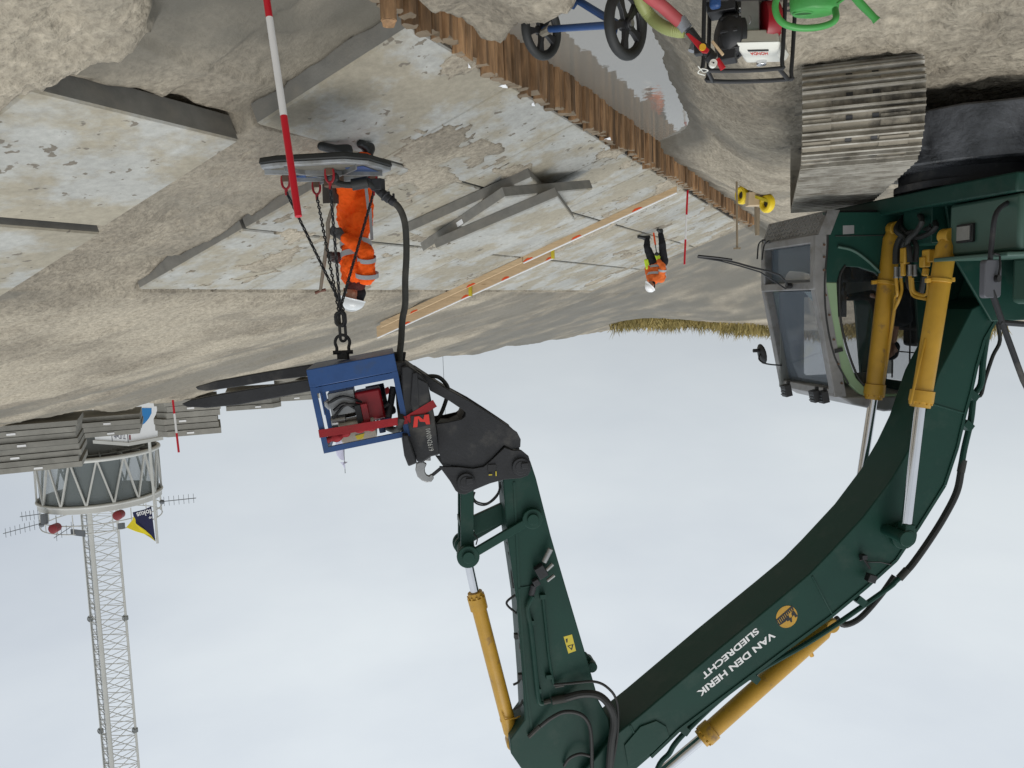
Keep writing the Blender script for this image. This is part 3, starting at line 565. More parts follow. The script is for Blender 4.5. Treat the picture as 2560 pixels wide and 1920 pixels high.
# upper structure
mb=MB(); mb.prism([V((x,y,.86)) for x,y in((-2.55,-1.25),(.55,-1.25),(.62,-.5),(.62,1.5),(-2.3,1.4),(-2.75,.9),(-2.75,-.9))],[V((x,y,1.02)) for x,y in((-2.55,-1.25),(.55,-1.25),(.62,-.5),(.62,1.5),(-2.3,1.4),(-2.75,.9),(-2.75,-.9))]); obj('upper_frame',mb,'green',ex,bevel=.015)
mb=MB(); mb.box((-.02,-.86,1.26),(1.1,.82,.46)); tb=obj('tool_box',mb,'green_lid',ex,bevel=.03)
mb=MB(); mb.box((.06,-.86,1.515),(1.2,.88,.035)); obj('box_lid',mb,'green_lid',tb,bevel=.01)
mb=MB(); mb.box((.545,-.68,1.30),(.03,.2,.16)); w_=obj('work_light',mb,'black',ex,bevel=.006)
mb=MB(); mb.box((.565,-.68,1.30),(.012,.16,.12)); obj('lens',mb,'bare_steel',w_)
mb=MB(); mb.box((-.55,-.86,1.72),(.9,.8,.44)); obj('battery_box',mb,'green_lid',ex,bevel=.05)
mb=MB(); mb.box((-1.75,-.8,1.62),(1.5,.98,1.2)); obj('engine_cover',mb,'light_green',ex,bevel=.05)
mb=MB(); mb.box((-2.0,.15,1.6),(1.2,.95,1.14)); mb.box((-1.3,.9,1.5),(1.2,.9,.95)); obj('engine_cover',mb,'light_green',ex,bevel=.05)
mb=MB(); mb.prism([V((x,y,.9)) for x,y in((-2.6,-1.3),(-2.3,-1.3),(-2.3,1.4),(-2.6,1.4),(-3.0,.8),(-3.0,-.7))],[V((x,y,2.0)) for x,y in((-2.6,-1.3),(-2.3,-1.3),(-2.3,1.4),(-2.6,1.4),(-3.0,.8),(-3.0,-.7))]); obj('counterweight',mb,'green',ex,bevel=.05)
mb=MB(); mb.tube([E(2478,725,-1.2),E(2500,790,-1.2),E(2532,880,-1.2),E(2570,975,-1.2),E(2600,975,-1.2)],.024,8,smooth=3); mb.tube([E(2500,806,-1.2),E(2580,812,-1.2)],.024); mb.tube([E(2470,720,-1.2),E(2480,600,-1.2),E(2492,530,-1.2),E(2530,500,-1.1)],.02,8,smooth=4); obj('hand_rail',mb,'black_steel',ex)
def rrect(mb,c,xd,yd,w,h,th,r=.05,n=4):
    c=V(c);P=[]; 
    for sx_,sy_,a0 in((1,1,0),(-1,1,90),(-1,-1,180),(1,-1,270)):
        for k in range(n+1):
            a=R(a0+90*k/n); P.append(V(xd)*(sx_*(w/2-r)+r*math.cos(a))+V(yd)*(sy_*(h/2-r)+r*math.sin(a)))
    nn=V(xd).cross(V(yd)).normalized()*th/2; mb.prism([c+p-nn for p in P],[c+p+nn for p in P])
mdir=(V((-.35,-1,0))).normalized(); mx_=V((0,0,1)).cross(mdir)*-1
mc=E(2476,697,-1.2); mb=MB(); rrect(mb,mc,mx_,V((0,0,1)),.225,.31,.05,.035); mr_=obj('rear_mirror',mb,'mirror_grey',ex,bevel=.008)
mb=MB(); f=lambda a,b:mc+mx_*a+V((0,0,b))+mdir*.035; mb.cyl(f(.03,-.0)-mdir*.02,f(.03,0)+mdir*.02,.03); mb.tube([f(.03,0)+mdir*.01,f(.055,-.1)+mdir*.01,f(.06,-.19),f(-.02,-.2)],.009,6); obj('bracket',mb,'black',mr_)
# boom
BIN=[(2487,742),(2429,773),(2385,860),(2346,935),(2305,1055),(2272,1124),(2229,1198),(2159,1291),(2073,1384),(2023,1435),(1949,1497),(1793,1625),(1604,1785),(1535,1840),(1455,1935),(1440,2010)]
BOUT=[(1520,2000),(1560,1950),(1627,1892),(1697,1825),(1972,1618),(2073,1544),(2167,1466),(2240,1400),(2295,1318),(2361,1213),(2392,1120),(2411,1038),(2427,980),(2440,920),(2460,850),(2495,790)]
BW=.25
mb=MB(); PR(mb,[(2560,640),(2520,640),(2487,742)]+BIN[1:]+BOUT+[(2540,760)],-BW,-BW,BW); bo=obj('boom',mb,'green',ex,bevel=.012,smooth=25)
for yy in(-BW-.012,): # welded edge strips that stand proud of the side plate
    mb=MB(); P=[E(*p,-BW) for p in BOUT[2:]]; 
    for a,b in zip(P,P[1:]): mb.bar(a+V((0,-.005,0)),b+V((0,-.005,0)),.03,.012,(0,1,0))
    obj('edge_strip',mb,'green',bo,smooth=20)
mb=MB(); mb.cyl(E(2266,1347,-.56),E(2266,1347,-.56)+V((0,1.1,0)),.055,n=20); mb.cyl(E(2262,1340,-.3),E(2262,1340,-.3)+V((0,.06,0)),.13,.13,24); mb.cyl(E(2266,1347,-.56)-V((0,.012,0)),E(2266,1347,-.56)+V((0,.02,0)),.07,n=20); obj('cylinder_pin',mb,'green',ex,bevel=.004)
# boom rams
def ram(name,p0,p1,p2,rb,rr_,gl=.16,eye=.07):
    d=(p1-p0).normalized(); o=None
    mb=MB(); L_=(p1-p0).length
    mb.lathe(p0,d,[(.0,rb*.55),(.06,rb*.8),(.10,rb),(L_-gl,rb),(L_-gl+.005,rb*1.2),(L_-.05,rb*1.22),(L_-.045,rb*1.05),(L_,rb*1.0)],26)
    for k in range(10):
        a=2*math.pi*k/10; x_,y_,_=basis(d); q=p0+d*(L_-.05)+(x_*math.cos(a)+y_*math.sin(a))*rb*1.08; mb.cyl(q,q+d*.022,.011,n=6)
    o=obj(name,mb,'yellow',ex,smooth=40)
    mb=MB(); mb.cyl(p0+V((0,-eye*.9,0)),p0+V((0,eye*.9,0)),eye,n=20); mb.bar(p0,p0+d*.12,rb*1.2,rb*1.1,(0,1,0)); obj('ram_eye',mb,'yellow',o,bevel=.006)
    mb=MB(); mb.cyl(p1-d*.02,p2,rr_,n=22); obj('piston_rod',mb,'chrome',o)
    mb=MB(); mb.cyl(p2+V((0,-eye*.9,0)),p2+V((0,eye*.9,0)),eye*1.1,n=20); mb.bar(p2-d*.13,p2,rr_*2.2,rr_*2.4,(0,1,0)); obj('rod_eye',mb,'green',o,bevel=.006)
    return o
r1=ram('boom_ram',E(2370,590,-.42),E(2300,1018,-.42),E(2262,1342,-.42),.088,.047)
r2=ram('boom_ram',E(2232,572,.42),E(2183,998,.42),E(2146,1240,.42),.088,.047)
for r_,a,yy in((r1,(2350,700),-.42),(r2,(2212,705),.42)):
    c=E(*a,yy); d=(E(2300,1018,-.42)-E(2370,590,-.42)).normalized(); mb=MB(); mb.cyl(c-d*.012,c+d*.022,.1,n=24); mb.box(c+V((-.12,0,0)),(.05,.03,.04)); mb.box(c+V((.12,0,0)),(.05,.03,.04)); obj('clamp_band',mb,'yellow',r_,bevel=.004)
mb=MB(); mb.tube([E(2336,735,-.3),E(2326,790,-.3),E(2312,850,-.45),E(2275,1010,-.5)],.012,8); mb.tube([E(2371,700,-.47),E(2330,960,-.47)],.015,8)
mb.tube([E(2280,695,-.1),E(2283,725,-.1),E(2295,735,-.15),E(2318,735,-.3),E(2322,690,-.3)],.017,8,smooth=3)
mb.tube([E(2275,690,-.05),E(2279,730,-.05),E(2290,742,-.1),E(2318,748,-.3)],.017,8,smooth=3); obj('oil_pipe',mb,'yellow',r1)
mb=MB(); mb.tube([E(2240,695,.2),E(2243,735,.2),E(2238,745,.25),E(2235,780,.3),E(2205,980,.4)],.016,8,smooth=3); mb.tube([E(2252,695,.2),E(2254,725,.2),E(2247,750,.2),E(2235,775,.3)],.016,8,smooth=3); obj('oil_pipe',mb,'yellow',r2)
mb=MB()
for a,yy in(((2240,680),.2),((2252,680),.2),((2275,675),-.02),((2287,675),-.02)): q=E(*a,yy); mb.cyl(q-V((0,0,.05)),q+V((0,0,.045)),.021,n=10); mb.cyl(q+V((0,0,.045)),q+V((0,0,.06)),.027,n=6)
obj('hose_fitting',mb,'bare_steel',ex)
mb=MB(); mb.box(E(2322,640,-.22),(.08,.1,.12)); mb.box(E(2312,655,-.2),(.07,.08,.1)); mb.cyl(E(2315,670,-.2),E(2312,690,-.2),.03,n=12); mb.box(E(2262,640,.05),(.06,.08,.16)); mb.cyl(E(2258,690,.05),E(2258,655,.05),.025); obj('valve_block',mb,'yellow',ex,bevel=.012)
mb=MB()
for P in ([(2238,660,.2),(2240,620,.2),(2255,590,.15),(2300,575,.0),(2330,565,-.2)],[(2252,660,.2),(2254,615,.2),(2270,595,.1),(2310,590,-.1),(2340,560,-.25)],[(2275,655,-.02),(2272,620,0),(2262,595,.1),(2240,570,.2)],[(2288,655,-.02),(2290,610,0),(2275,590,.1),(2248,560,.25)],[(2262,640,.1),(2270,600,.0),(2290,580,-.1),(2305,550,-.2)],[(2310,690,-.1),(2300,740,0),(2285,730,.1),(2270,690,.15)]):
    mb.tube([E(*p) for p in P]+[E(2285,520,.45)],.026,8,smooth=5)
obj('hydraulic_hose',mb,'rubber',ex)
mb=MB(); mb.box((.25,0,1.1),(.55,.42,.5)); mb.prism([V((x,-.3,z)) for x,z in((-.5,1.0),(.45,1.0),(.35,1.5),(-.05,2.1),(-.45,2.1))],[V((x,-.27,z)) for x,z in((-.5,1.0),(.45,1.0),(.35,1.5),(-.05,2.1),(-.45,2.1))]); mb.prism([V((x,.27,z)) for x,z in((-.5,1.0),(.45,1.0),(.35,1.5),(-.05,2.1),(-.45,2.1))],[V((x,.3,z)) for x,z in((-.5,1.0),(.45,1.0),(.35,1.5),(-.05,2.1),(-.45,2.1))]); obj('boom_foot',mb,'green',ex,bevel=.01)
# pipes and hoses along the boom back
mb=MB(); PP=[(2492,770),(2470,830),(2458,900),(2452,960),(2435,990),(2427,1050),(2411,1120),(2404,1160)]; mb.tube([E(*p,-.12) for p in PP],.03,10,smooth=4)
mb.tube([E(*p,-.12) for p in((2264,1432),(2240,1452),(2226,1466),(2167,1508),(2089,1562),(2011,1612),(1893,1680),(1800,1748),(1714,1830),(1685,1863),(1672,1885),(1650,1909),(1630,1960))],.026,10,smooth=4)
for a in((2424,988),(2411,1062),(2145,1498),(1880,1690),(1706,1818)): q=E(*a,-.12); mb.box(q,(.10,.14,.07),Matrix.Rotation(R(40),3,'Y'))
obj('boom_pipe',mb,'green',ex)
mb=MB(); mb.tube([E(*p,-.12) for p in((2404,1170),(2392,1229),(2361,1291),(2322,1353),(2283,1408),(2262,1432))],.034,10,smooth=5); mb.tube([E(*p,.05) for p in((2236,1440),(2200,1490),(2150,1545),(2110,1562),(2090,1545))],.03,10,smooth=5); mb.tube([E(*p,-.05) for p in((2490,790),(2500,850),(2482,890),(2462,950),(2450,990),(2425,985))],.018,8,smooth=4); obj('boom_hose',mb,'rubber',ex)
mb=MB()
for a,b in(((2408,1150),(2402,1180)),((2268,1424),(2248,1446))): mb.cyl(E(*a,-.12),E(*b,-.12),.037,n=12)
obj('hose_ferrule',mb,'dusty_hose',ex)
# work light on boom
mb=MB(); q=E(2177,1445,-.33); mb.box(q,(.085,.07,.075),Matrix.Rotation(R(20),3,'Y')); wl=obj('work_light',mb,'black',ex,bevel=.006)
mb=MB(); mb.tube([E(2150,1400,-.27),E(2160,1398,-.3),E(2175,1422,-.33)],.012); mb.box(E(2158,1392,-.29),(.05,.06,.04)); mb.tube([E(2165,1405,-.28),E(2200,1405,-.27),E(2230,1412,-.26)],.006,6); obj('bracket',mb,'black',wl)
# arm ram on boom back
r3=ram('arm_ram',E(2075,1560,.0),E(1752,1848,.0),E(1560,2010,.0),.088,.05)
mb=MB(); q=E(2024,1626,.0); mb.cyl(q,E(2030,1640,0),.022,n=10); obj('port',mb,'amber',r3)
# stick
mb=MB(); SP=[(1255,1165),(1268,1340),(1292,1505),(1303,1649),(1308,1718),(1312,1800),(1275,1850),(1278,1885),(1340,1975),(1420,2040),(1560,2040),(1545,1960),(1521,1797),(1497,1752),(1466,1642),(1421,1490),(1377,1340),(1340,1195),(1325,1150)]
PR(mb,SP,-.18,-.18,.18); stk=obj('stick',mb,'green',ex,bevel=.01,smooth=25)
mb=MB(); P=[E(*p,-.18) for p in((1285,1205),(1299,1505),(1310,1649),(1316,1718),(1330,1830))]
for a,b in zip(P,P[1:]): mb.bar(a+V((0,-.004,0)),b+V((0,-.004,0)),.02,.01,(0,1,0))
P=[E(*p,-.18) for p in((1296,1470),(1345,1462))]; mb.bar(*[p+V((0,-.004,0)) for p in P],.012,.01,(0,1,0)); obj('edge_strip',mb,'green',stk)
mb=MB(); mb.cyl(E(1474,1658,0)+V((0,-.1,0)),E(1474,1658,0)+V((0,.1,0)),.05,n=16); mb.bar(E(1455,1640,0),E(1480,1665,0),.1,.05,(0,1,0)); obj('stop_lug',mb,'green',stk,bevel=.006)
mb=MB(); mb.tube([E(*p,-.215) for p in((1332,1490),(1318,1520),(1326,1560),(1335,1640),(1343,1720),(1348,1755),(1358,1758))],.022,8,smooth=2); mb.tube([E(*p,-.205) for p in((1357,1492),(1364,1560),(1372,1640),(1380,1690),(1384,1712))],.013,8)
for a in((1328,1555),(1345,1725),(1371,1690),(1356,1490)): mb.box(E(*a,-.2),(.05,.06,.04))
obj('oil_pipe',mb,'green',stk)
mb=MB(); rt=Matrix.Rotation(R(-28),3,'Y'); mb.box(E(1352,1428,-.23),(.09,.08,.11),rt); mb.box(E(1340,1455,-.22),(.06,.07,.06),rt); mb.cyl(E(1335,1462,-.21),E(1328,1488,-.2),.028); vb=obj('valve_block',mb,'black_steel',stk,bevel=.006)
mb=MB()
for a,b,r_ in(((1360,1405),(1376,1372),.026),((1366,1425),(1382,1410),.019),((1368,1452),(1386,1438),.016)): mb.cyl(E(*a,-.25),E(*b,-.25),r_,n=12)
obj('quick_coupling',mb,'bare_steel',vb)
mb=MB(); mb.add([E(*p,-.1815) for p in((1409,1592),(1430,1586),(1440,1627),(1421,1634))],[(0,1,2,3)]); stc=obj('warning_sticker',mb,'sticker',stk,smooth=0)
mb=MB(); mb.prism([E(*p,-.1825) for p in((1418,1615),(1434,1610),(1430,1626))],[E(*p,-.1828) for p in((1418,1615),(1434,1610),(1430,1626))]); mb.prism([E(*p,-.1825) for p in((1414,1598),(1419,1596),(1419,1606),(1416,1607))],[E(*p,-.1828) for p in((1414,1598),(1419,1596),(1419,1606),(1416,1607))]); mb.m=1; mb.prism([E(*p,-.1830) for p in((1422,1616),(1430,1613),(1428,1621))],[E(*p,-.1833) for p in((1422,1616),(1430,1613),(1428,1621))]); obj('warning_triangle',mb,['black','sticker'],stc,smooth=0)
# hoses round the stick head
mb=MB()
for P,r_ in (([(1412,1746,-.22),(1455,1735,-.27),(1495,1738,-.3),(1522,1762,-.33),(1535,1800,-.33),(1528,1860,-.33),(1520,1960,-.3)],.034),([(1384,1712,-.21),(1430,1708,-.25),(1485,1704,-.28),(1520,1720,-.3),(1542,1755,-.3),(1544,1830,-.3),(1530,1920,-.3)],.012),([(1352,1815,-.22),(1378,1795,-.25),(1410,1780,-.27),(1445,1783,-.27),(1468,1802,-.27),(1478,1840,-.27),(1480,1930,-.25)],.018),([(1410,1915,-.2),(1425,1895,-.23),(1450,1885,-.25),(1475,1890,-.25)],.014)):
    mb.tube([E(*p) for p in P],r_,10,smooth=5)
for P in ([(1290,1486),(1269,1502),(1269,1514),(1292,1534)],[(1268,1355),(1283,1395),(1279,1430),(1284,1470)],[(1272,1380),(1287,1440),(1293,1500)],[(1283,1712),(1296,1705),(1303,1690)],[(1285,1775),(1300,1765),(1307,1750)]): mb.tube([E(*p,-.1) for p in P],.011,6,smooth=4)
for q in((1290,1590),(1303,1615),(1300,1690),(1318,1725)): mb.box(E(*q,-.14),(.035,.05,.045))
obj('hydraulic_hose',mb,'rubber',ex)
mb=MB(); mb.cyl(E(1360,1756,-.2),E(1377,1752,-.21),.022,n=8); mb.cyl(E(1380,1752,-.21),E(1415,1746,-.22),.036,n=14); mb.cyl(E(1388,1716,-.21),E(1410,1712,-.23),.016,n=8); mb.cyl(E(1322,1842,-.2),E(1350,1815,-.22),.02,n=8); obj('hose_fitting',mb,'dusty_hose',ex)
# bucket ram and linkage
pA=(1164,1373);pB=(1164,1203);pC=(1301,1165);pD=(1320,1281)
r4=ram('bucket_ram',E(1283,1852),E(1187,1480),E(*pA),.068,.041,.17)
mb=MB(); mb.tube([E(1255,1782,-.07),E(1262,1800,-.08),E(1290,1795,-.08),E(1300,1790,-.05)],.006,6); mb.box(E(1262,1795),(.09,.05,.05)); obj('cable_band',mb,'yellow',r4)
mb=MB()
for sg in(-1,1):
    y_=.13*sg; a=E(*pA);b=E(*pB); mb.cyl(a+V((0,y_-.03,0)),a+V((0,y_+.03,0)),.092,n=24); mb.bar(a+V((0,y_,0)),b+V((0,y_,0)),.115,.05,(0,1,0)) 
    mb.cyl(b+V((0,y_-.03,0)),b+V((0,y_+.03,0)),.075,n=24)
mb.bar(E(1160,1300)+V((0,-.13,0)),E(1160,1300)+V((0,.13,0)),.1,.06); obj('bucket_link',mb,'green',ex,bevel=.006)
mb=MB()
for sg in(-1,1):
    y_=.215*sg; a=E(*pA);d=E(*pD); mb.cyl(a+V((0,y_-.025,0)),a+V((0,y_+.025,0)),.10,n=26); mb.bar(a+V((0,y_,0)),d+V((0,y_,0)),.075,.045,(0,1,0)); mb.cyl(d+V((0,y_-.025,0)),d+V((0,y_+.025,0)),.092,n=26)
obj('side_link',mb,'green',ex,bevel=.006)
mb=MB(); 
for p,r_ in((pA,.052),(pD,.05)): c=E(*p); mb.cyl(c-V((0,.262,0)),c+V((0,.262,0)),r_,n=18)
obj('link_pin',mb,'green',ex,bevel=.004)
mb=MB(); mb.bar(E(1180,1315,.1),E(1260,1278,.1),.17,.05,(0,1,0)); obj('link_guard',mb,'green',ex,bevel=.004)
mb=MB(); mb.tube([E(*p,0) for p in((1180,1225),(1178,1240),(1190,1258),(1215,1262),(1243,1240),(1254,1205))],.008,6,smooth=6); mb.tube([E(*p,-.06) for p in((1187,1230),(1184,1245),(1196,1256),(1220,1257),(1245,1232),(1250,1205))],.008,6,smooth=6); mb.tube([E(*p,-.02) for p in((1172,1318),(1180,1330),(1193,1345),(1190,1362))],.006,6,smooth=4); obj('thin_hose',mb,'rubber',ex)
z4=lambda P:[(1000+a/3.0725,900+b/3.0725) for a,b in P]
mb=MB(); CP=z4([(300,815),(385,930),(425,1000),(455,1025),(500,1030),(580,990),(690,945),(800,915),(925,905),(980,885),(1005,840),(1000,790),(985,735),(930,690),(860,690),(800,668),(700,765),(640,815),(560,830),(450,818)])
for y0,y1 in((-.27,-.235),(.235,.27)): PR(mb,CP,-.25,y0,y1)
PR(mb,z4([(420,900),(500,850),(760,760),(900,720),(960,760),(700,850),(520,930)]),-.25,-.235,.235)
qc=obj('quick_coupler',mb,'black_steel',ex,bevel=.005)
mb=MB()
for p in(pB,pC):
    c=E(*p,-.25); mb.cyl(V((c.x,-.30,c.z)),V((c.x,.30,c.z)),.052,n=18); mb.cyl(V((c.x,-.295,c.z)),V((c.x,-.27,c.z)),.078,n=18); mb.box(V((c.x-.03,-.30,c.z-.01)),(.06,.025,.05))
obj('coupler_pin',mb,'black_steel',qc,bevel=.004)
mb=MB(); mb.box(E(1230,1170,-.275),(.07,.012,.06)); mb.m=1; mb.box(E(1240,1184,-.285),(.008,.01,.04)); mb.box(E(1226,1187,-.285),(.03,.01,.008)); obj('lock_indicator',mb,['black','sticker'],qc)
mb=MB(); P=z4([(125,790),(118,845),(133,892),(165,922),(205,938),(240,932),(259,906),(254,880),(240,874),(222,888),(205,880),(192,858),(190,828),(205,795),(170,775)])
q=[E(*p,-.05) for p in P]; mb.prism([V((p.x,-.075,p.z)) for p in q],[V((p.x,-.025,p.z)) for p in q]); mb.box(E(1062,1145,-.05),(.1,.05,.05)); hk=obj('lifting_hook',mb,'bare_steel',qc,bevel=.006)
mb=MB(); mb.bar(E(1082,1187,-.05),E(1105,1168,-.05),.025,.03,(0,1,0)); obj('hook_latch',mb,'black_steel',hk)
# logo and lettering on the boom
yb=-BW-.002
def Zl(a,b,y_=yb): return E(1720+a/6.38,1480+b/6.38,y_)
c=E(1967,1542,yb); mb=MB(); ng=40; mb.add([V((c.x+.108*math.cos(2*math.pi*k/ng),yb,c.z+.108*math.sin(2*math.pi*k/ng))) for k in range(ng)],[list(range(ng))]); lg=obj('round_logo',mb,'yellow_end',ex,smooth=0); lg.data.materials[0]=MT['yellow']
mb=MB(); pr=lambda P:mb.add([Zl(a,b,yb-.0015) for a,b in P],[list(range(len(P)))])
pr([(1400,445),(1660,215),(1690,285),(1640,325),(1612,345),(1585,372),(1590,415),(1560,470),(1455,540)])
pr=lambda P:mb.add([Zl(a,b,yb-.0024) for a,b in P],[list(range(len(P)))])
pr([(1560,400),(1600,365),(1625,420),(1668,395),(1648,350),(1672,300),(1690,300),(1750,382),(1715,412),(1690,368),(1655,400),(1662,478),(1640,486),(1622,452),(1585,470),(1560,440)])
obj('logo_mark',mb,'black',lg,smooth=0)
mb=MB()
for k in range(9):
    t=k/8.; a=1428+(1640-1428)*t; b_=452+(268-452)*t; mb.add([Zl(x,y,yb-.0032) for x,y in((a,b_),(a+7,b_-6),(a+7+34*(1-.4*t),b_-6+60*(1-.4*t)),(a+34*(1-.4*t),b_+60*(1-.4*t)))],[(0,1,2,3)])
o_=obj('logo_line',mb,'yellow',lg,smooth=0)
for txt,a,b,h in(('VAN DEN HERIK',(1344,628),(134,1594),.067),('SLIEDRECHT',(1084,568),(204,1314),.063)):
    p0=Zl(*a);p1=Zl(*b); xd=(p1-p0).normalized(); yd=V((-xd.z,0,xd.x)); 
    if yd.z<0: yd=-yd
    vs,fs=textpoly(txt,p0,xd,yd,(p1-p0).length,h,off=.028); mb=MB(); mb.add(vs,fs); obj('lettering',mb,'white',ex,smooth=0)
mb=MB()
for a,b in(((2412,1034),(2318,1006)),((1610,1880),(1575,1812)),((2083,1540),(2030,1440))):
    mb.bar(E(*a,-BW)+V((0,-.003,0)),E(*b,-BW)+V((0,-.003,0)),.018,.008,(0,1,0))
PR(mb,[(1560,1862),(1600,1815),(1640,1800),(1665,1815),(1672,1840),(1630,1880),(1570,1915)],-BW,-BW-.014,-BW-.001)
obj('weld_plate',mb,'green',bo,bevel=.004)
# ---- cab
CY=.44; CF=1.58
def CS(P): return [E(*p,CY) for p in P]
mb=MB()
def cp(P,y0,y1,m_=0):
    mb.m=m_; q=CS(P); mb.prism([V((p.x,y0,p.z)) for p in q],[V((p.x,y1,p.z)) for p in q])
cp([(2062,530),(2068,600),(2061,640),(2061,705),(2092,705),(2100,678),(2110,665),(2150,668),(2190,682),(2215,705),(2345,705),(2345,530)],CY,CY+.05)
cp([(2062,530),(2068,600),(2061,640),(2061,705),(2092,705),(2100,678),(2110,665),(2150,668),(2190,682),(2215,705),(2345,705),(2345,530)],CF-.05,CF)
cs=obj('cab_lower_panel',mb,'green',ex,bevel=.006)
mb=MB(); 
for y0,y1 in((CY,CY+.05),(CF-.05,CF)):
    cp([(2061,706),(2066,800),(2086,890),(2118,955),(2150,985),(2190,1001),(2345,1001),(2345,985),(2200,985),(2165,972),(2140,945),(2112,870),(2096,790),(2092,706)],y0,y1)
obj('cab_pillar',mb,'light_green',ex,bevel=.006)
mb=MB(); cp([(2290,706),(2345,706),(2345,985),(2310,985)],CY+.002,CY+.048); cp([(2290,706),(2345,706),(2345,985),(2310,985)],CF-.048,CF-.002)
x1=E(2345,700,CY).x; mb.box((x1+.02,(CY+CF)/2,1.25),(.04,CF-CY-.12,.55)); mb.box((x1+.02,(CY+CF)/2,2.85),(.04,CF-CY-.12,.14)); obj('rear_pillar',mb,'green',ex,bevel=.004)
mb=MB(); gl=[(2070,706),(2066,800),(2092,890),(2125,955),(2155,980),(2200,990),(2335,990),(2335,706),(2222,706),(2190,684),(2150,670),(2112,668),(2100,680)]
cp(gl,CY+.02,CY+.026); cp(gl,CF-.026,CF-.02); mb.box((x1+.03,(CY+CF)/2,2.15),(.006,CF-CY-.12,1.24)); obj('side_window',mb,'cab_glass',ex,smooth=0)
mb=MB(); pts=CS([(2113,664),(2103,680),(2098,706),(2100,790),(2117,870),(2144,942),(2168,969)]); mb.tube([p+V((0,-.004,0)) for p in pts],.012,8,smooth=4); mb.bar(*[p+V((0,-.008,0)) for p in CS([(2105,873),(2085,878)])],.04,.02,(0,1,0)); mb.tube([p+V((0,-.01,0)) for p in CS([(2062,530),(2068,600),(2060,705),(2065,800),(2085,892),(2120,960)])],.01,6,smooth=3); mb.tube([p-V((0,.004,0)) for p in CS([(2088,590),(2240,588)])],.005,6); obj('door_seal',mb,'rubber',ex)
mb=MB(); P=CS([(2093,617),(2130,626),(2165,650),(2200,683)]); mb.tube([p-V((0,.012,0)) for p in P],.015,8,smooth=5); obj('grab_rail',mb,'green_lid',ex)
mb=MB(); mb.add([p-V((0,.002,0)) for p in CS([(2107,564),(2135,563),(2135,584),(2107,586)])],[(0,1,2,3)]); obj('info_plate',mb,'plate_sign',ex,smooth=0)
# roof
mb=MB(); rp=[(1.05,2.84),(.9,2.93),(.55,3.02),(x1,3.02),(x1,2.88)]; mb.prism([V((x,CY-.01,z)) for x,z in rp],[V((x,CF+.01,z)) for x,z in rp]); obj('cab_roof',mb,'guard_steel',ex,bevel=.02)
mb=MB(); mb.box((1.0,CF-.075,2.27),(.30,.03,1.14)); mb.box((.35,CF-.075,2.80),(1.1,.03,.16)); mb.box((-.2,CF-.075,2.2),(.16,.03,1.1)); mb.box((.5,CF-.075,1.72),(1.2,.03,.2)); obj('door_trim',mb,'tower_grey',ex,bevel=.01)
mb=MB(); mb.box(((x1+1.1)/2,(CY+CF)/2,.99),(1.1-x1,CF-CY-.1,.06)); obj('cab_floor',mb,'black',ex)
# front guard frame: steel uprights around two panes
def FP(y,z): # front plane leans back above the waist
    x=1.24 if z<1.70 else 1.24-(z-1.70)*.20
    return V((x,y,z))
mb=MB(); D=V((.045,0,0))
for y in(CY+.04,CF-.04): mb.bar(FP(y,1.22)+D,FP(y,1.70)+D,.085,.10,(1,0,0)); mb.bar(FP(y,1.70)+D,FP(y,2.80)+D,.085,.10,(1,0,0))
for z in(1.235,1.70,2.80): mb.bar(FP(CY+.0,z)+D*1.06,FP(CF-.0,z)+D*1.06,.085,.095,(1,0,0) if z!=1.7 else (1,0,0))
fg=obj('front_guard',mb,'guard_steel',ex,bevel=.012)
mb=MB()
for y in(CY-.004,CF+.004): 
    for z0,z1 in((1.2,1.70),(1.70,2.84)):
        a=FP(y,z0);b=FP(y,z1); mb.prism([a+V((-.035,-.006,0)),a+V((.09,-.006,0)),b+V((.09,-.006,0)),b+V((-.035,-.006,0))],[a+V((-.035,.006,0)),a+V((.09,.006,0)),b+V((.09,.006,0)),b+V((-.035,.006,0))])
obj('guard_side_plate',mb,'guard_steel',fg,bevel=.003)
mb=MB()
for z in(1.3,1.42,1.55,1.8,2.0,2.25,2.5,2.7): q=FP(CY-.012,z); mb.cyl(q+V((-.005,0,0)),q+V((-.005,-.01,0)),.012,n=8)
obj('guard_bolt',mb,'rusty',fg)
mb=MB()
for z0,z1 in((1.28,1.655),(1.75,2.755)): a=FP(CY+.08,z0);b=FP(CF-.08,z0);c=FP(CF-.08,z1);d=FP(CY+.08,z1); mb.prism([a,b,c,d],[p+V((.008,0,0)) for p in(a,b,c,d)])
obj('windscreen',mb,'front_glass',ex,smooth=0)
mb=MB(); a=FP(CY+.09,1.76);b=FP(CY+.45,1.76);c=FP(CY+.27,1.90);d=FP(CY+.09,2.04); dd=V((-.05,0,0)); mb.prism([p+dd for p in(a,b,c,d)],[p+dd+V((.01,0,0)) for p in(a,b,c,d)]); obj('lit_patch',mb,'lit_patch_pale',ex,smooth=0)  # pale panel added behind the pane, painted as a bright lit patch
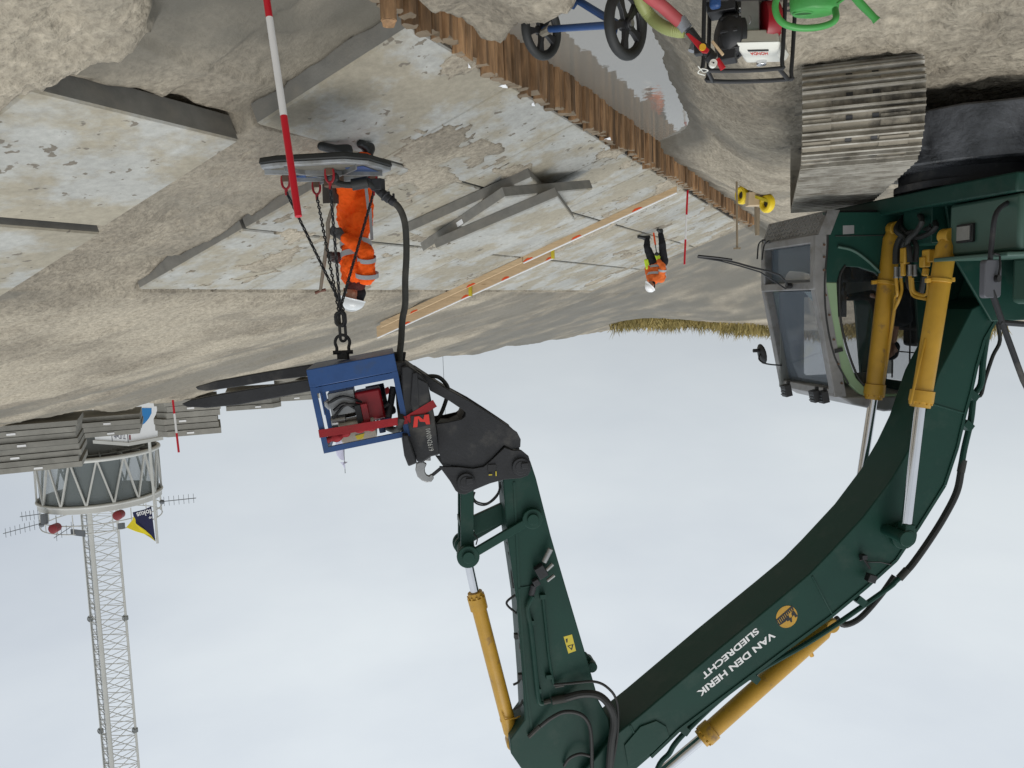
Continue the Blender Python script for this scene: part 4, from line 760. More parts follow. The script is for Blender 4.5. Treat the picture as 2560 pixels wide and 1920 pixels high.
# chequer plate step, wiper, lights, front mirror
mb=MB(); a=V((1.20,CY+.0,.96));b=V((1.24,CF,.98));c=V((1.32,CF,1.20));d=V((1.30,CY+.0,1.20)); mb.prism([a,b,c,d],[p+V((-.02,0,-.004)) for p in(a,b,c,d)]); mb.m=0
mb.prism([a,d,d+V((-.13,0,0)),a+V((-.13,0,0))],[p+V((0,-.02,0)) for p in(a,d,d+V((-.13,0,0)),a+V((-.13,0,0)))])
cq=obj('chequer_plate',mb,'guard_steel',ex,smooth=0)
mb=MB(); ee=(b-a).normalized(); ff=(d-a).normalized(); nn_=V((1,0,-.2)).normalized()
for i_ in range(17):
    for j_ in range(5):
        q=a+ee*(.05+i_*.065)+ff*(.03+j_*.046); s_=1 if (i_+j_)%2 else -1; mb.bar(q-(ee*.018+ff*.01*s_)+nn_*.003,q+(ee*.018+ff*.01*s_)+nn_*.003,.008,.006,nn_)
obj('chequer_rib',mb,'bare_steel',cq,smooth=0)
mb=MB(); b0=FP(CY+.45,1.69)+V((.1,0,0)); mb.cyl(b0,b0+V((.05,0,0)),.03); T=lambda px,py:at(px,py,7.75)
wq=[w2e(T(*p)) for p in((1950,688),(1880,668),(1812,650),(1744,641))]; mb.tube([b0+V((.04,0,0))]+wq,.009,6,smooth=2); 
wq2=[w2e(T(*p)) for p in((1900,680),(1850,665),(1800,652),(1744,643))]; mb.tube([b0+V((.06,0,.03))]+wq2,.007,6); mb.tube([w2e(T(*p)) for p in((1830,650),(1795,645),(1745,640))],.014,6); obj('wiper',mb,'black',ex)
mb=MB(); mb.tube([FP(CF,1.2)+V((.05,0,0)),w2e(at(1912,600,8.6)),w2e(at(1897,610,8.6)),w2e(at(1893,648,8.6))],.008,6,smooth=4); mb.tube([FP(CF-.1,1.2)+V((.05,0,0)),w2e(at(1922,602,8.5)),w2e(at(1910,615,8.5)),w2e(at(1905,650,8.5))],.008,6,smooth=4); mb.box(FP(CF,1.17),(.1,.14,.05)); obj('wire_step',mb,'black',ex)
for k,(px,py,yy) in enumerate(((1966,976,1.42),(2037,990,.85),(2058,992,.7))):
    q=w2e(at(px,py,8.05+.25*(yy-.7))); mb=MB(); mb.box(q,(.07,.10,.12),Matrix.Rotation(R(-12),3,'Y')); mb.m=1
    for j_ in range(4): mb.box(q+V((.038,0,-.042+.028*j_)),(.006,.085,.014))
    mb.m=0; mb.box(q+V((-.02,0,-.07)),(.03,.03,.05)); obj('work_light',mb,['black','lens'],ex,bevel=.004)
q=w2e(at(1905,885,8.7)); mb=MB(); mb.sph(q,.1,14,(.32,.9,1.15),Matrix.Rotation(R(-12),3,'Y')); fm=obj('front_mirror',mb,'black',ex)
mb=MB(); mb.tube([q+V((.02,-.02,-.03)),q+V((.05,-.03,.05)),q+V((.0,-.1,.1)),FP(CF,2.6)],.009,6,smooth=3); mb.cyl(q+V((.04,0,-.04)),q+V((.1,0,-.04)),.02); obj('bracket',mb,'black',fm)
# seat and console inside
mb=MB(); mb.box((.1,1.0,1.45),(.5,.5,.14)); mb.box((-.15,1.0,1.85),(.12,.48,.75)); mb.box((-.17,1.0,2.3),(.09,.26,.2)); obj('seat',mb,'seat_cloth',ex,bevel=.04)
mb=MB(); mb.box((.2,.66,1.5),(.5,.12,.3)); mb.box((.2,1.36,1.5),(.5,.12,.3)); mb.tube([V((.42,.66,1.6)),V((.47,.66,1.82))],.02); mb.tube([V((.42,1.36,1.6)),V((.47,1.36,1.82))],.02); mb.box((.95,.62,1.9),(.05,.2,.26)); mb.tube([V((.95,.6,1.5)),V((.95,.62,1.8))],.015); obj('console',mb,'black',ex,bevel=.01)
mb=MB(); 
for z in(2.2,2.45): mb.bar(V((x1+.05,CY+.1,z)),V((x1+.05,CF-.1,z)),.012,.012)
for y in(.8,1.1,1.35): mb.bar(V((x1+.05,y,1.6)),V((x1+.05,y,2.75)),.012,.012)
obj('window_bar',mb,'black',ex)

# ================= pallet fork frame hung on the coupler
FM=Matrix(((EX.x,EY.x,0,0),(EX.y,EY.y,0,0),(0,0,1,0),(0,0,0,1))); fo=EO+EX*5.35+V((0,0,2.2)); FM.translation=fo
fk=thing('pallet_fork','black pallet fork frame with red letter badge pinned under the excavator arm','pallet fork',FM)
def WE(v): return EO+EX*v.x+EY*v.y+V((0,0,v.z))
class WB(MB): pass
def wobj(name,mb,*a,**k):
    mb.v=[WE(v) for v in mb.v]; return obj(name,mb,*a,world=True,**k)
ST=z4([(90,70),(130,72),(215,128),(370,228),(560,330),(700,420),(820,500),(900,555),(928,610),(925,670),(860,690),(800,655),(700,765),(640,815),(560,830),(450,818),(330,800),(290,690),(290,600),(275,490),(370,478),(470,455),(500,432),(505,405),(480,382),(380,315),(230,235),(215,185)])
mb=MB()
for y0,y1 in((-.25,-.215),(.215,.25)): PR(mb,ST,-.25,y0,y1)
PR(mb,z4([(500,400),(600,440),(625,500),(600,540),(440,570),(340,575),(290,540),(275,500),(400,500),(470,470)]),-.25,-.2,.2)
PR(mb,z4([(120,72),(225,135),(900,560),(880,590),(215,165)]),-.25,-.214,.214)
sp_=wobj('side_plate',mb,'black_steel',fk,bevel=.005)
mb=MB(); MS=z4([(8,50),(60,40),(165,112),(215,185),(262,420),(300,722),(240,735),(160,790),(128,770),(60,590),(20,300)])
PR(mb,MS,-.38,-.42,.42); PR(mb,z4([(15,560),(60,560),(115,735),(128,775),(62,802),(30,720)]),-.42,-.52,.46)
wobj('mast',mb,'black_steel',fk,bevel=.012)
mb=MB(); PR(mb,z4([(95,100),(135,92),(150,430),(110,445),(80,330)]),-.42,-.44,.44); PR(mb,z4([(100,120),(215,180),(240,395),(115,410)]),-.42,-.435,.43); wobj('mast_cheek',mb,'black_steel',fk,bevel=.006)
zt=lambda P:[(1020+a/7.9,980+b/7.9) for a,b in P]
mb=MB(); PR(mb,zt([(45,470),(410,425),(450,640),(200,715),(95,725),(60,640)]),-.445,-.452,-.44); bd=wobj('badge_plate',mb,'black',fk,bevel=.003)
mb=MB(); PR(mb,zt([(125,490),(215,475),(300,545),(325,450),(410,440),(435,635),(360,640),(335,590),(235,585),(200,520),(185,690),(100,700)]),-.452,-.457,-.4525); wobj('badge_letter',mb,'logo_red',bd,smooth=0)
p0=E(1020+470/7.9,980+735/7.9,-.4205); p1=E(1020+535/7.9,980+1140/7.9,-.4205); xd=(p1-p0).normalized(); yd=V((-xd.z,0,xd.x)); yd=-yd
p0=E(1020+470/7.9-16,980+735/7.9,-.4225);
vs,fs=textpoly('IW0N2619',p0-yd*0,xd,-yd if yd.x>0 else yd,(p1-p0).length*.98,.04,off=-.012); mb=MB(); mb.add(vs,fs); wobj('chalk_writing',mb,'tower_paint',fk,smooth=0)
for yy,pts in((-.3,[(1015,905),(1010,935),(850,962),(770,978),(690,993),(600,1010),(520,1018),(470,1015),(458,1008),(480,998),(560,983),(660,966),(770,948),(985,905)]),(.3,[(1015,880),(1010,915),(850,930),(770,940),(700,948),(600,965),(520,976),(498,973),(492,966),(540,952),(660,930),(770,912),(985,880)])):
    mb=MB(); P=[E(*p,yy) for p in pts]; mb.prism([V((p.x,yy-.055,p.z)) for p in P],[V((p.x,yy+.055,p.z)) for p in P]); wobj('fork_tine',mb,'rusty' if 0 else 'black_steel',fk,bevel=.006)
mb=MB(); mb.tube([E(*p,-.1) for p in((1050,948),(1068,941),(1094,942),(1111,955),(1120,973),(1115,1001),(1101,1037),(1085,1058))],.018,8,smooth=5); wobj('hydraulic_hose',mb,'rubber',fk)

# ================= power pack in blue frame on the forks
pp=thing('power_pack','blue steel frame with a small petrol engine strapped on the fork tines','power pack',FM.copy(),None); pp.location=EO+EX*5.9+V((0,0,2.2)); ROOT[pp.name]=Matrix(((EX.x,EY.x,0,pp.location.x),(EX.y,EY.y,0,pp.location.y),(0,0,1,pp.location.z),(0,0,0,1))); pp.matrix_world=ROOT[pp.name]
q0=E(765,925,-.42); q1=E(985,883,-.42); q2=E(805,1135,-.42)
XD=(q0-q1).normalized(); ZD=V((-XD.z,0,XD.x)); YD=V((0,1,0)); OO=q1; PW=(q0-q1).length; PH=(q2-q0).length
def Q(x,y,z): return WE(OO+XD*x+YD*y+ZD*z)
def qbar(mb,a,b,w,h,up): mb.bar(Q(*a),Q(*b),w,h,up)
zw=(EX*ZD.x+V((0,0,ZD.z))); xw=(EX*XD.x+V((0,0,XD.z)))
mb=MB(); DP=.78
for y in(0,DP): mb.bar(Q(-.0,y+.04,.075),Q(PW,y+.04,.075),.08,.15,zw)
mb.bar(Q(-.0,DP/2+.04,.145),Q(PW,DP/2+.04,.145),DP+.08,.012,zw)
obj('fork_pocket',mb,'blue',pp,world=True,bevel=.006)
mb=MB(); mb.bar(Q(0,DP/2+.04,.004),Q(PW,DP/2+.04,.004),DP,.008,zw); obj('base_plate',mb,'dark_blue',pp,world=True)
mb=MB(); t=.045
for x in(t/2,PW-t/2):
    for y in(t/2,DP-t/2+.06): mb.bar(Q(x,y,.15),Q(x,y,PH),t,t,xw)
    mb.bar(Q(x,t,PH-t/2),Q(x,DP,PH-t/2),t,t,zw); mb.bar(Q(x,t,.17),Q(x,DP,.17),t,t,zw)
for y in(t/2,DP-t/2+.06):
    mb.bar(Q(t,y,PH-t/2),Q(PW-t,y,PH-t/2),t,t,zw); mb.bar(Q(t,y,.18),Q(PW-t,y,.18),t,.05,zw)
mb.bar(Q(PW-.075,t/2+.002,.2),Q(PW-.075,t/2+.002,PH*.55),.11,.008,EX)
obj('frame',mb,'blue',pp,world=True,bevel=.004)
mb=MB(); mb.cyl(Q(.14,.5,.42),Q(.30,.5,.42),.15,n=20)
for k in range(6): mb.cyl(Q(.30+k*.022,.45,.42),Q(.308+k*.022,.45,.42),.13,n=16)
obj('electric_motor',mb,'black',pp,world=True)
mb=MB(); mb.box(V(),(.1,.1,.1)); mb.v=[Q(.28+.05*0+ (v.x*2.2),.25+v.y*2.4,.40+v.z*2.6) for v in mb.v]; mb.cyl(Q(.30,.3,.43),Q(.40,.3,.43),.15,n=22); rc=obj('engine_housing',mb,'engine_red',pp,world=True,bevel=.02)
mb=MB(); mb.cyl(Q(.42,.3,.40),Q(.60,.3,.40),.085,n=14); mb.box(V(),(.1,.1,.1)); mb.v[-8:]=[Q(.50+v.x*2.2,.3+v.y*2.4,.34+v.z*2.0) for v in mb.v[-8:]]; mb.cyl(Q(.5,.18,.48),Q(.62,.18,.47),.042,n=14); mb.cyl(Q(.60,.22,.36),Q(.64,.22,.30),.035,n=10); obj('engine_block',mb,'bare_steel',pp,world=True,bevel=.005)
mb=MB(); 
for k,(a,b) in enumerate((((.36,.12,.38),(.6,.15,.45)),((.34,.14,.36),(.62,.2,.32)),((.38,.12,.42),(.58,.12,.38)))): mb.tube([Q(*a),Q((a[0]+b[0])/2,.1,(a[2]+b[2])/2-.06),Q(*b)],.012,8,smooth=5)
obj('cable',mb,'black',pp,world=True)
mb=MB(); rr_=[(0,0),(.30,0),(.30,.16),(.27,.19),(.03,.19),(0,.16)]; mb.prism([Q(.27+x,.12,.50+z) for x,z in rr_],[Q(.27+x,.42,.50+z) for x,z in rr_]); tk=obj('fuel_tank',mb,'cream_tank',pp,world=True,bevel=.012)
mb=MB(); mb.prism([Q(.37+x,.114,.62+z) for x,z in((0,0),(.08,.005),(.07,.04),(.02,.04))],[Q(.37+x,.118,.62+z) for x,z in((0,0),(.08,.005),(.07,.04),(.02,.04))]); obj('sticker',mb,'sticker',tk,world=True,smooth=0)
mb=MB(); mb.prism([Q(.30+x,.07,.37+z) for x,z in((0,0),(.055,0),(.055,.22),(0,.22))],[Q(.30+x,.2,.37+z) for x,z in((0,0),(.055,0),(.055,.22),(0,.22))]); mb.m=1; mb.prism([Q(.356+x,.07,.37+z) for x,z in((0,0),(.05,0),(.05,.22),(0,.22))],[Q(.356+x,.2,.37+z) for x,z in((0,0),(.05,0),(.05,.22),(0,.22))]); obj('starter_box',mb,['engine_red','black'],pp,world=True,bevel=.004)
mb=MB(); mb.box(V(),(.1,.1,.1)); mb.v=[Q(.60+v.x*.6,.25+v.y,.55+v.z*2) for v in mb.v]; mb.cyl(Q(.12,.25,.42),Q(.3,.25,.5),.02); mb.cyl(Q(.06,.3,.30),Q(.18,.3,.62),.03); mb.cyl(Q(.1,.4,.5),Q(.26,.3,.52),.045,n=12); obj('muffler',mb,'black_steel',pp,world=True,bevel=.005)
mb=MB(); 
def strap(P,w_=.05):
    P=[V(p) for p in P]
    for a,b in zip(P,P[1:]): mb.bar(a,b,.006,w_,zw) if False else mb.bar(a,b,w_,.006,EY)
strap([Q(PW+.005,-.012,PH-.17),Q(PW-.1,-.02,PH-.165),Q(.0,-.02,.56),Q(-.25,-.02,.47)],.065)
strap([Q(PW-.08,DP-.05,.52),Q(.1,DP-.05,.36)],.06)
obj('red_strap',mb,'red_strap',pp,world=True)
mb=MB(); 
for a,b,r_ in((.60,PH-.11,.05),(.52,PH-.13,.045),(.68,PH-.10,.035),(.40,PH-.14,.045),(.34,PH-.15,.05),(.3,PH-.12,.03)): mb.sph(Q(a,.03,b),r_,10,(1.3,.7,.9))
kn=obj('strap_bundle',mb,'red_strap',pp,world=True,wind=True); rm=kn.modifiers.new('r','REMESH'); rm.mode='VOXEL'; rm.voxel_size=.012; rm.use_smooth_shade=True
mb=MB(); mb.cyl(Q(.22,.1,PH-.14),Q(.22,.1,PH-.06),.028,n=10); mb.box(V(),(.08,.06,.05)); mb.v[-8:]=[Q(.18+v.x,.08+v.y,PH-.15+v.z) for v in mb.v[-8:]]; obj('valve',mb,'dark_blue',pp,world=True)

# ================= vacuum lifter hanging on chains
RG=E(857,795); HK=E(857,872)
vl=thing('vacuum_lifter','grey vacuum lifting plate hanging on four chains below the blue power pack','vacuum lifter',Matrix.Translation(WE(E(830,415))))
def link(mb,c,ax,side,L_,W_,r,n=12,rn=6):
    ax=V(ax).normalized(); side=V(side); side=(side-ax*side.dot(ax)).normalized(); P=[]; h=L_/2-W_/2
    for k in range(n): a=2*math.pi*k/n; P.append(V(c)+side*(W_/2-r)*math.cos(a)+ax*((W_/2-r)*math.sin(a)+(h if math.sin(a)>0 else -h)))
    mb.tube(P,r,rn,True)
def chain(mb,p0,p1,L_=.05,W_=.035,r=.0068):
    p0=V(p0);p1=V(p1); d=p1-p0; ln=d.length; n=int(ln/(L_-2*r)); x,y,_=basis(d)
    for k in range(n): link(mb,p0+d*((k+.5)/n),d,x if k%2 else y,ln/n+2*r,W_,r,8,5)
top=WE(RG); mb=MB()
sk=WE(E(857,872)); 
P=[sk+EX*a+V((0,0,b)) for a,b in((-.055,.03),(-.05,-.01),(-.062,-.055),(-.045,-.10),(0,-.12),(.045,-.10),(.062,-.055),(.05,-.01),(.055,.03))]; mb.tube(P,.014,8,smooth=3); mb.cyl(sk+EX*.085+V((0,0,.03)),sk-EX*.085+V((0,0,.03)),.018,n=10); mb.box(sk+V((0,0,.06)),(.1,.04,.06)); obj('shackle',mb,'black_steel',vl,world=True)
mb=MB(); link(mb,WE(E(857,832)),(0,0,1),EX,.17,.075,.013,16,8); mb2=WE(E(855,797)); link(mb,mb2,(0,0,1),EX*.5+EY*.5,.15,.11,.016,16,8); link(mb,mb2+EX*.02,(0,0,1),EX*.8-EY*.3,.14,.10,.014,16,8); obj('master_link',mb,'black_steel',vl,world=True)
AP=[((738,465),6.95),((800,500),6.65+.7),((825,440),6.55),((932,470),7.05)]
tops=mb2+V((0,0,-.07))
PZ=1.44
pc=gz(828,418,PZ); pa=HR*1.0; 
def PL(a,b,z=0): return pc+HR*a+HF*b+V((0,0,z))
oc=[(-.54,-.02),(-.40,-.40),(-.22,-.52),(.36,-.46),(.52,-.38),(.53,-.26),(.40,.20),(.16,.42),(-.10,.46),(-.32,.30)]
eye=[(.40,-.05),(.22,.34),(-.05,-.32),(-.34,.16)]
for e_ in eye:
    c=PL(*e_,.13); mb=MB(); chain(mb,c+V((0,0,.08)),tops+HR*random.uniform(-.03,.03)); obj('chain',mb,'black_steel',vl,world=True)
    mb=MB(); P=[c+HR*a+V((0,0,b)) for a,b in((-.03,-.06),(-.035,-.02),(-.028,.03),(0,.055),(.028,.03),(.035,-.02),(.03,-.06))]; mb.tube(P,.011,8,smooth=3); mb.cyl(c+V((0,0,.05)),c+V((0,0,.11)),.016,.012,8); obj('chain_hook',mb,'engine_red',vl,world=True)
mb=MB(); mb.prism([PL(a,b,.02) for a,b in oc],[PL(a*.985,b*.985,.055) for a,b in oc]); vp=obj('plate',mb,'plate_grey',vl,world=True,bevel=.008)
mb=MB(); mb.prism([PL(a*1.0,b*1.0,-.035) for a,b in oc],[PL(a*1.02,b*1.02,.018) for a,b in oc]); obj('rubber_seal',mb,'rubber',vl,world=True,bevel=.012)
mb=MB(); mb.prism([PL(a*.86,b*.86,.056) for a,b in oc],[PL(a*.84,b*.84,.06) for a,b in oc]); obj('dirt_patch',mb,'plate_dirt',vp,world=True)
mb=MB()
for a,b,c_,d_ in((-.46,-.05,.50,-.33),(-.3,-.42,.2,.36),(.3,-.44,-.2,.40),(-.38,.2,.45,.1)):
    p=PL(a,b,.09);q=PL(c_,d_,.09); m_=(p+q)/2+V((0,0,.0)); mb.bar(p-V((0,0,.012)),q-V((0,0,.012)),.010,.045)
obj('rib',mb,'plate_grey',vl,world=True,bevel=.002)
mb=MB(); 
for P in([(-.44,-.02),(-.35,-.36),(-.18,-.30),(-.2,-.1)],[(.2,-.2),(.44,-.30),(.36,.05),(.15,.0)],[(.0,.35),(.2,.3),(.3,.12),(.08,.12)],[(.25,.02),(.42,-.12),(.36,.12),(.25,.2)]): mb.prism([PL(a,b,.061) for a,b in P],[PL(a,b,.064) for a,b in P])
obj('blue_paint_patch',mb,'blue',vp,world=True,smooth=0)
mb=MB(); 
for e_ in eye: c=PL(*e_,.085); mb.bar(c-HR*.03,c+HR*.03,.02,.07)
mb.cyl(PL(.0,.08,.06),PL(.0,.08,.16),.09,n=18); obj('lifting_lug',mb,'rusty',vl,world=True,bevel=.004)
hx_=lambda px,py,d=6.9: at(px,py,d)
mb=MB(); mb.tube([PL(.05,.05,.1),hx_(838,440),hx_(842,455),hx_(862,462),hx_(900,462),hx_(918,460)],.028,10,smooth=4); mb.cyl(hx_(880,462),hx_(920,455),.05,n=14); mb.cyl(hx_(915,452),hx_(940,470),.032,n=12); obj('suction_elbow',mb,'rubber',vl,world=True)
mb=MB(); mb.bar(hx_(917,448),hx_(952,485),.05,.05); mb.box(hx_(945,462),(.1,.08,.1)); mb.cyl(hx_(952,480),hx_(975,500),.04,n=12); mb.cyl(hx_(962,488),hx_(966,492),.052,n=12); mb.cyl(hx_(975,500),hx_(988,508),.036,n=12); mb.box(hx_(984,492),(.02,.02,.06)); obj('valve_body',mb,'black_steel',vl,world=True,bevel=.008)
mb=MB(); mb.tube([hx_(*p) for p in((980,502),(998,520),(1010,548),(1015,585),(1016,640),(1013,700),(1013,760),(1006,800),(1003,850),(998,900),(997,960),(999,1010))]+[WE(E(1003,1050,-.45)),WE(E(990,1075,-.2)),WE(E(950,1060,0))],.029,12,smooth=5); obj('suction_hose',mb,'dusty_hose',vl,world=True)
# ================= people
def blob(name,chains,m,parent,vox=.014,smooth=6,wr=0,wsz=.09,dec=None):
    mb=MB()
    for ch in chains:
        for a,b in zip(ch,ch[1:]):
            if (V(a[0])-V(b[0])).length>1e-4: mb.cyl(a[0],b[0],a[1],b[1],14)
        for p,r in ch: mb.sph(p,r,12)
    o=obj(name,mb,m,parent,world=True,smooth=0,wind=True)
    r=o.modifiers.new('skin','REMESH'); r.mode='VOXEL'; r.voxel_size=vox; r.use_smooth_shade=True
    s=o.modifiers.new('smooth','SMOOTH'); s.iterations=smooth; s.factor=.6
    if wr:
        tx=bpy.data.textures.new(name+'_folds','CLOUDS'); tx.noise_scale=wsz; tx.noise_depth=2
        d=o.modifiers.new('folds','DISPLACE'); d.texture=tx; d.strength=wr; d.mid_level=.5; d.texture_coords='GLOBAL'
    return o
def hand(wr_,dirv,palmn,grip,r=.0095,s=1.,thumb=None):
    """palm + five curled fingers; dirv points along the hand, palmn out of the palm"""
    d=V(dirv).normalized(); n=V(palmn); n=(n-d*n.dot(d)).normalized(); sd=d.cross(n); w_=V(wr_); ch=[]
    ch.append([(w_-d*.05*s,.030*s),(w_,.027*s)]);
    for k in range(4):
        o=sd*((k-1.5)*.019*s); ch.append([(w_+o*.6,.018*s),(w_+d*.07*s+o,.0155*s)])
        l=(.9,1.,.95,.75)[k]*s; b=w_+d*.085*s+o; p1=b+(d*.035+n*.008)*l; p2=p1+(d*.004+n*.030)*l*grip+(d*.028)*l*(1-grip); p3=p2+(-d*.020+n*.012)*l*grip+(d*.02)*l*(1-grip)
        ch.append([(b,r*1.25*s),(p1,r*1.15*s),(p2,r*1.05*s),(p3,r*.9*s)])
    b=w_+d*.02*s-sd*.028*s; ch.append([(b,r*1.7*s),(b+(d*.03-sd*.018+n*.015)*s,r*1.3*s),(b+(d*.052-sd*.010+n*.034)*s,r*1.05*s)])
    return ch
def band(mb,c,ax,rx,ry,w_,side,th=.004,n=20,a0=0,a1=360):
    ax=V(ax).normalized(); s=V(side); s=(s-ax*s.dot(ax)).normalized(); t=ax.cross(s); P=[]
    N_=[c+s*rx*math.cos(R(a0+(a1-a0)*k/n))+t*ry*math.sin(R(a0+(a1-a0)*k/n)) for k in range(n+1)]
    vs=[];
    for p in N_:
        o=(p-c).normalized()*th; vs+=[p-ax*w_/2,p+ax*w_/2,p+o+ax*w_/2,p+o-ax*w_/2]
    fs=[]
    for k in range(n): a=4*k;b=a+4; fs+=[(a,a+1,b+1,b),(a+1,a+2,b+2,b+1),(a+2,a+3,b+3,b+2),(a+3,a,b,b+3)]
    mb.add(vs,fs)
def head(parent,c,face,up,s=1.,helmet='helmet',scarf=None,hair='black_cloth'):
    f=V(face).normalized(); u=V(up); u=(u-f*u.dot(f)).normalized(); l=u.cross(f)
    rt=Matrix((f,l,u)).transposed()
    mb=MB(); mb.sph(c+f*.022*s-u*.052*s,.058*s,14,(1.,.82,1.05),rt)
    hm=MB(); hm.sph(c,.1*s,22,(1.0,.84,1.12),rt)
    return f,u,l,rt
def helmet_mesh(parent,c,f,u,l,s,m):
    rt=Matrix((f,l,u)).transposed(); mb=MB(); n=26; rings=9; vs=[]
    for i in range(rings+1):
        t=math.pi/2*i/rings
        for j in range(n):
            a=2*math.pi*j/n; k=1+.02*math.cos(2*a); vs.append(c+rt@V((.142*s*k*math.cos(a)*math.cos(t),.116*s*k*math.sin(a)*math.cos(t),(.118*math.sin(t)**.9)*s)))
    mb.add(vs,[[i*n+j,i*n+(j+1)%n,(i+1)*n+(j+1)%n,(i+1)*n+j] for i in range(rings) for j in range(n)])
    vs=[]; 
    for j in range(n):
        a=2*math.pi*j/n; pk=max(0,math.cos(a))**2; vs.append(c+rt@V((.142*s*math.cos(a),.116*s*math.sin(a),0))); 
    for j in range(n):
        a=2*math.pi*j/n; pk=max(0,math.cos(a))**3; e=1.07+.30*pk; vs.append(c+rt@V((.142*s*e*math.cos(a),.116*s*(1.07+.05*pk)*math.sin(a),-.012*s-.02*s*pk)))
    mb.add(vs,[[j,(j+1)%n,n+(j+1)%n,n+j] for j in range(n)])
    o=obj('helmet',mb,m,parent,world=True,smooth=50,wind=False); so_=o.modifiers.new('t','SOLIDIFY'); so_.thickness=.004*s
    mb=MB(); P=[c+rt@V((.13*s*math.cos(t),0,.124*s*math.sin(t))) for t in np.linspace(.5,2.6,9)]
    for dy in(-.02,0,.02): mb.tube([p+l*dy*s for p in P],.005*s,6)
    obj('helmet_ridge',mb,m,o,world=True)
    return o
def person(label,group,W,J,face,s,look):
    """J: joints in world space; the body is one continuous mesh, clothes and hair are its children"""
    f,u,l,rt=head(None,J['head'],face,look['up'],s)
    c=J['head']; ch=[]
    ch.append([(c,.088*s),(c+u*.025*s,.09*s),(c-f*.02*s+u*.02*s,.088*s)]); ch.append([(c+f*.03*s-u*.03*s,.062*s),(c+f*.045*s-u*.085*s,.035*s)])
    ch.append([(c+f*.088*s+u*.0*s,.012*s),(c+f*.105*s-u*.03*s,.014*s)]); ch.append([(c+f*.092*s-u*.065*s+l*.018*s,.008*s),(c+f*.092*s-u*.065*s-l*.018*s,.008*s)])
    for q in(-1,1): ch.append([(c+l*q*.084*s-u*.0*s,.018*s),(c+l*q*.086*s-u*.035*s,.013*s)])
    ch.append([(c-u*.06*s-f*.02*s,.055*s),(J['neck'],.055*s),(J['chest'],.07*s)])
    a=.09*s
    for q,h,k,an,sh,el,w_ in((1,'hipL','kneeL','ankL','shL','elL','wrL'),(-1,'hipR','kneeR','ankR','shR','elR','wrR')):
        ch.append([(J['waist'],.10*s),(J[h],.075*s),(J[k],.05*s),(J[an],.035*s)]); ch.append([(J['chest'],.10*s),(J[sh],.05*s),(J[el],.036*s),(J[w_],.026*s)])
    ch.append([(J['waist'],.12*s),(J['chest'],.12*s)])
    mb=MB()
    for q in ch:
        for x,y in zip(q,q[1:]):
            if (x[0]-y[0]).length>1e-4: mb.cyl(x[0],y[0],x[1],y[1],14)
        for p,r in q: mb.sph(p,r,14)
    base=(J['ankL']+J['ankR'])/2; base=V((base.x,base.y,min(J['toeL'].z,J['toeR'].z)-.03*s))
    o=single('person',mb,'skin',label,'person',base,group,smooth=0)
    r=o.modifiers.new('skin','REMESH'); r.mode='VOXEL'; r.voxel_size=.008; r.use_smooth_shade=True; q=o.modifiers.new('s','SMOOTH'); q.iterations=5; q.factor=.5
    mb=MB()
    for q in(-1,1): mb.sph(c+f*.082*s+u*.012*s+l*q*.032*s,.012*s,8)
    obj('eye',mb,'eye',o,world=True)
    return o,f,u,l,rt,c
def WA(d0): return lambda px,py,dd=0.: at(px,py,d0+dd)
# --- near worker
W=WA(8.35)
J=dict(head=W(882,738,0),neck=W(893,715,0),chest=W(897,672,0),waist=W(887,590,0),
 shR=W(918,690,-.17),elR=W(916,628,-.30),wrR=W(856,590,-.22), shL=W(872,692,.17),elL=W(868,652,.16),wrL=W(835,644,.02),
 hipR=W(903,545,-.09),kneeR=W(905,452,-.12),ankR=W(921,378,-.05),toeR=W(903,350,-.14),
 hipL=W(872,545,.09),kneeL=W(862,458,.10),ankL=W(856,388,.12),toeL=W(805,362,.10))
for t_,px,py in(('toeR',901,349),('toeL',803,354)):
    q=Sp(px,py); J[t_]=q+V((0,0,.045))
q=Sp(921,352); J['ankR']=q+V((0,0,.11)); q=Sp(856,346); J['ankL']=q+V((0,0,.13))
J['kneeL']=W(862,458,(J['ankL']-C0).dot(FWD)-8.35-.03); J['kneeR']=W(905,452,(J['ankR']-C0).dot(FWD)-8.35-.05)
fc=HR*1.0+HF*-.15+V((0,0,-.45))
per,f,u,l,rt,c=person('worker in bright orange overalls and white helmet leaning on a spade','workers in orange clothing',W,J,fc,1.0,dict(up=(0,0,1)))
sd_=(HF*-1.0)
def torso(J,w_,r0,r1,off=V((0,0,0))):
    ch=[]
    for q in(-1,0,1):
        o=sd_*q*w_; ch.append([(J['waist']+o*.8+off,r0),(J['chest']+o+off,r1)])
    return ch
ja=torso(J,.085,.135,.14)+[[(J['hipR']+(J['waist']-J['hipR'])*.1,.13),(J['waist'],.14),(J['hipL']+(J['waist']-J['hipL'])*.1,.13)]]
ja+=[[(J['chest'],.12),(J['shR'],.092),(J['elR'],.077),(J['wrR']+(J['elR']-J['wrR'])*.18,.060)],[(J['chest'],.12),(J['shL'],.09),(J['elL'],.072),(J['wrL']+(J['elL']-J['wrL'])*.25,.056)],[(J['chest'],.12),(J['neck'],.07)]]
blob('jacket',ja,'orange_cloth',per,.012,4,.06,.085)
tr=[[(J['waist']+V((0,0,-.1)),.14),(J['hipR'],.125),((J['hipR']+J['kneeR'])/2,.118),(J['kneeR'],.10),(W(912,400,-.08),.088)],[(J['waist']+V((0,0,-.1)),.14),(J['hipL'],.12),((J['hipL']+J['kneeL'])/2,.11),(J['kneeL'],.095),(W(860,405,.1),.085)]]
blob('trousers',tr,'orange_cloth',per,.012,4,.055,.085)
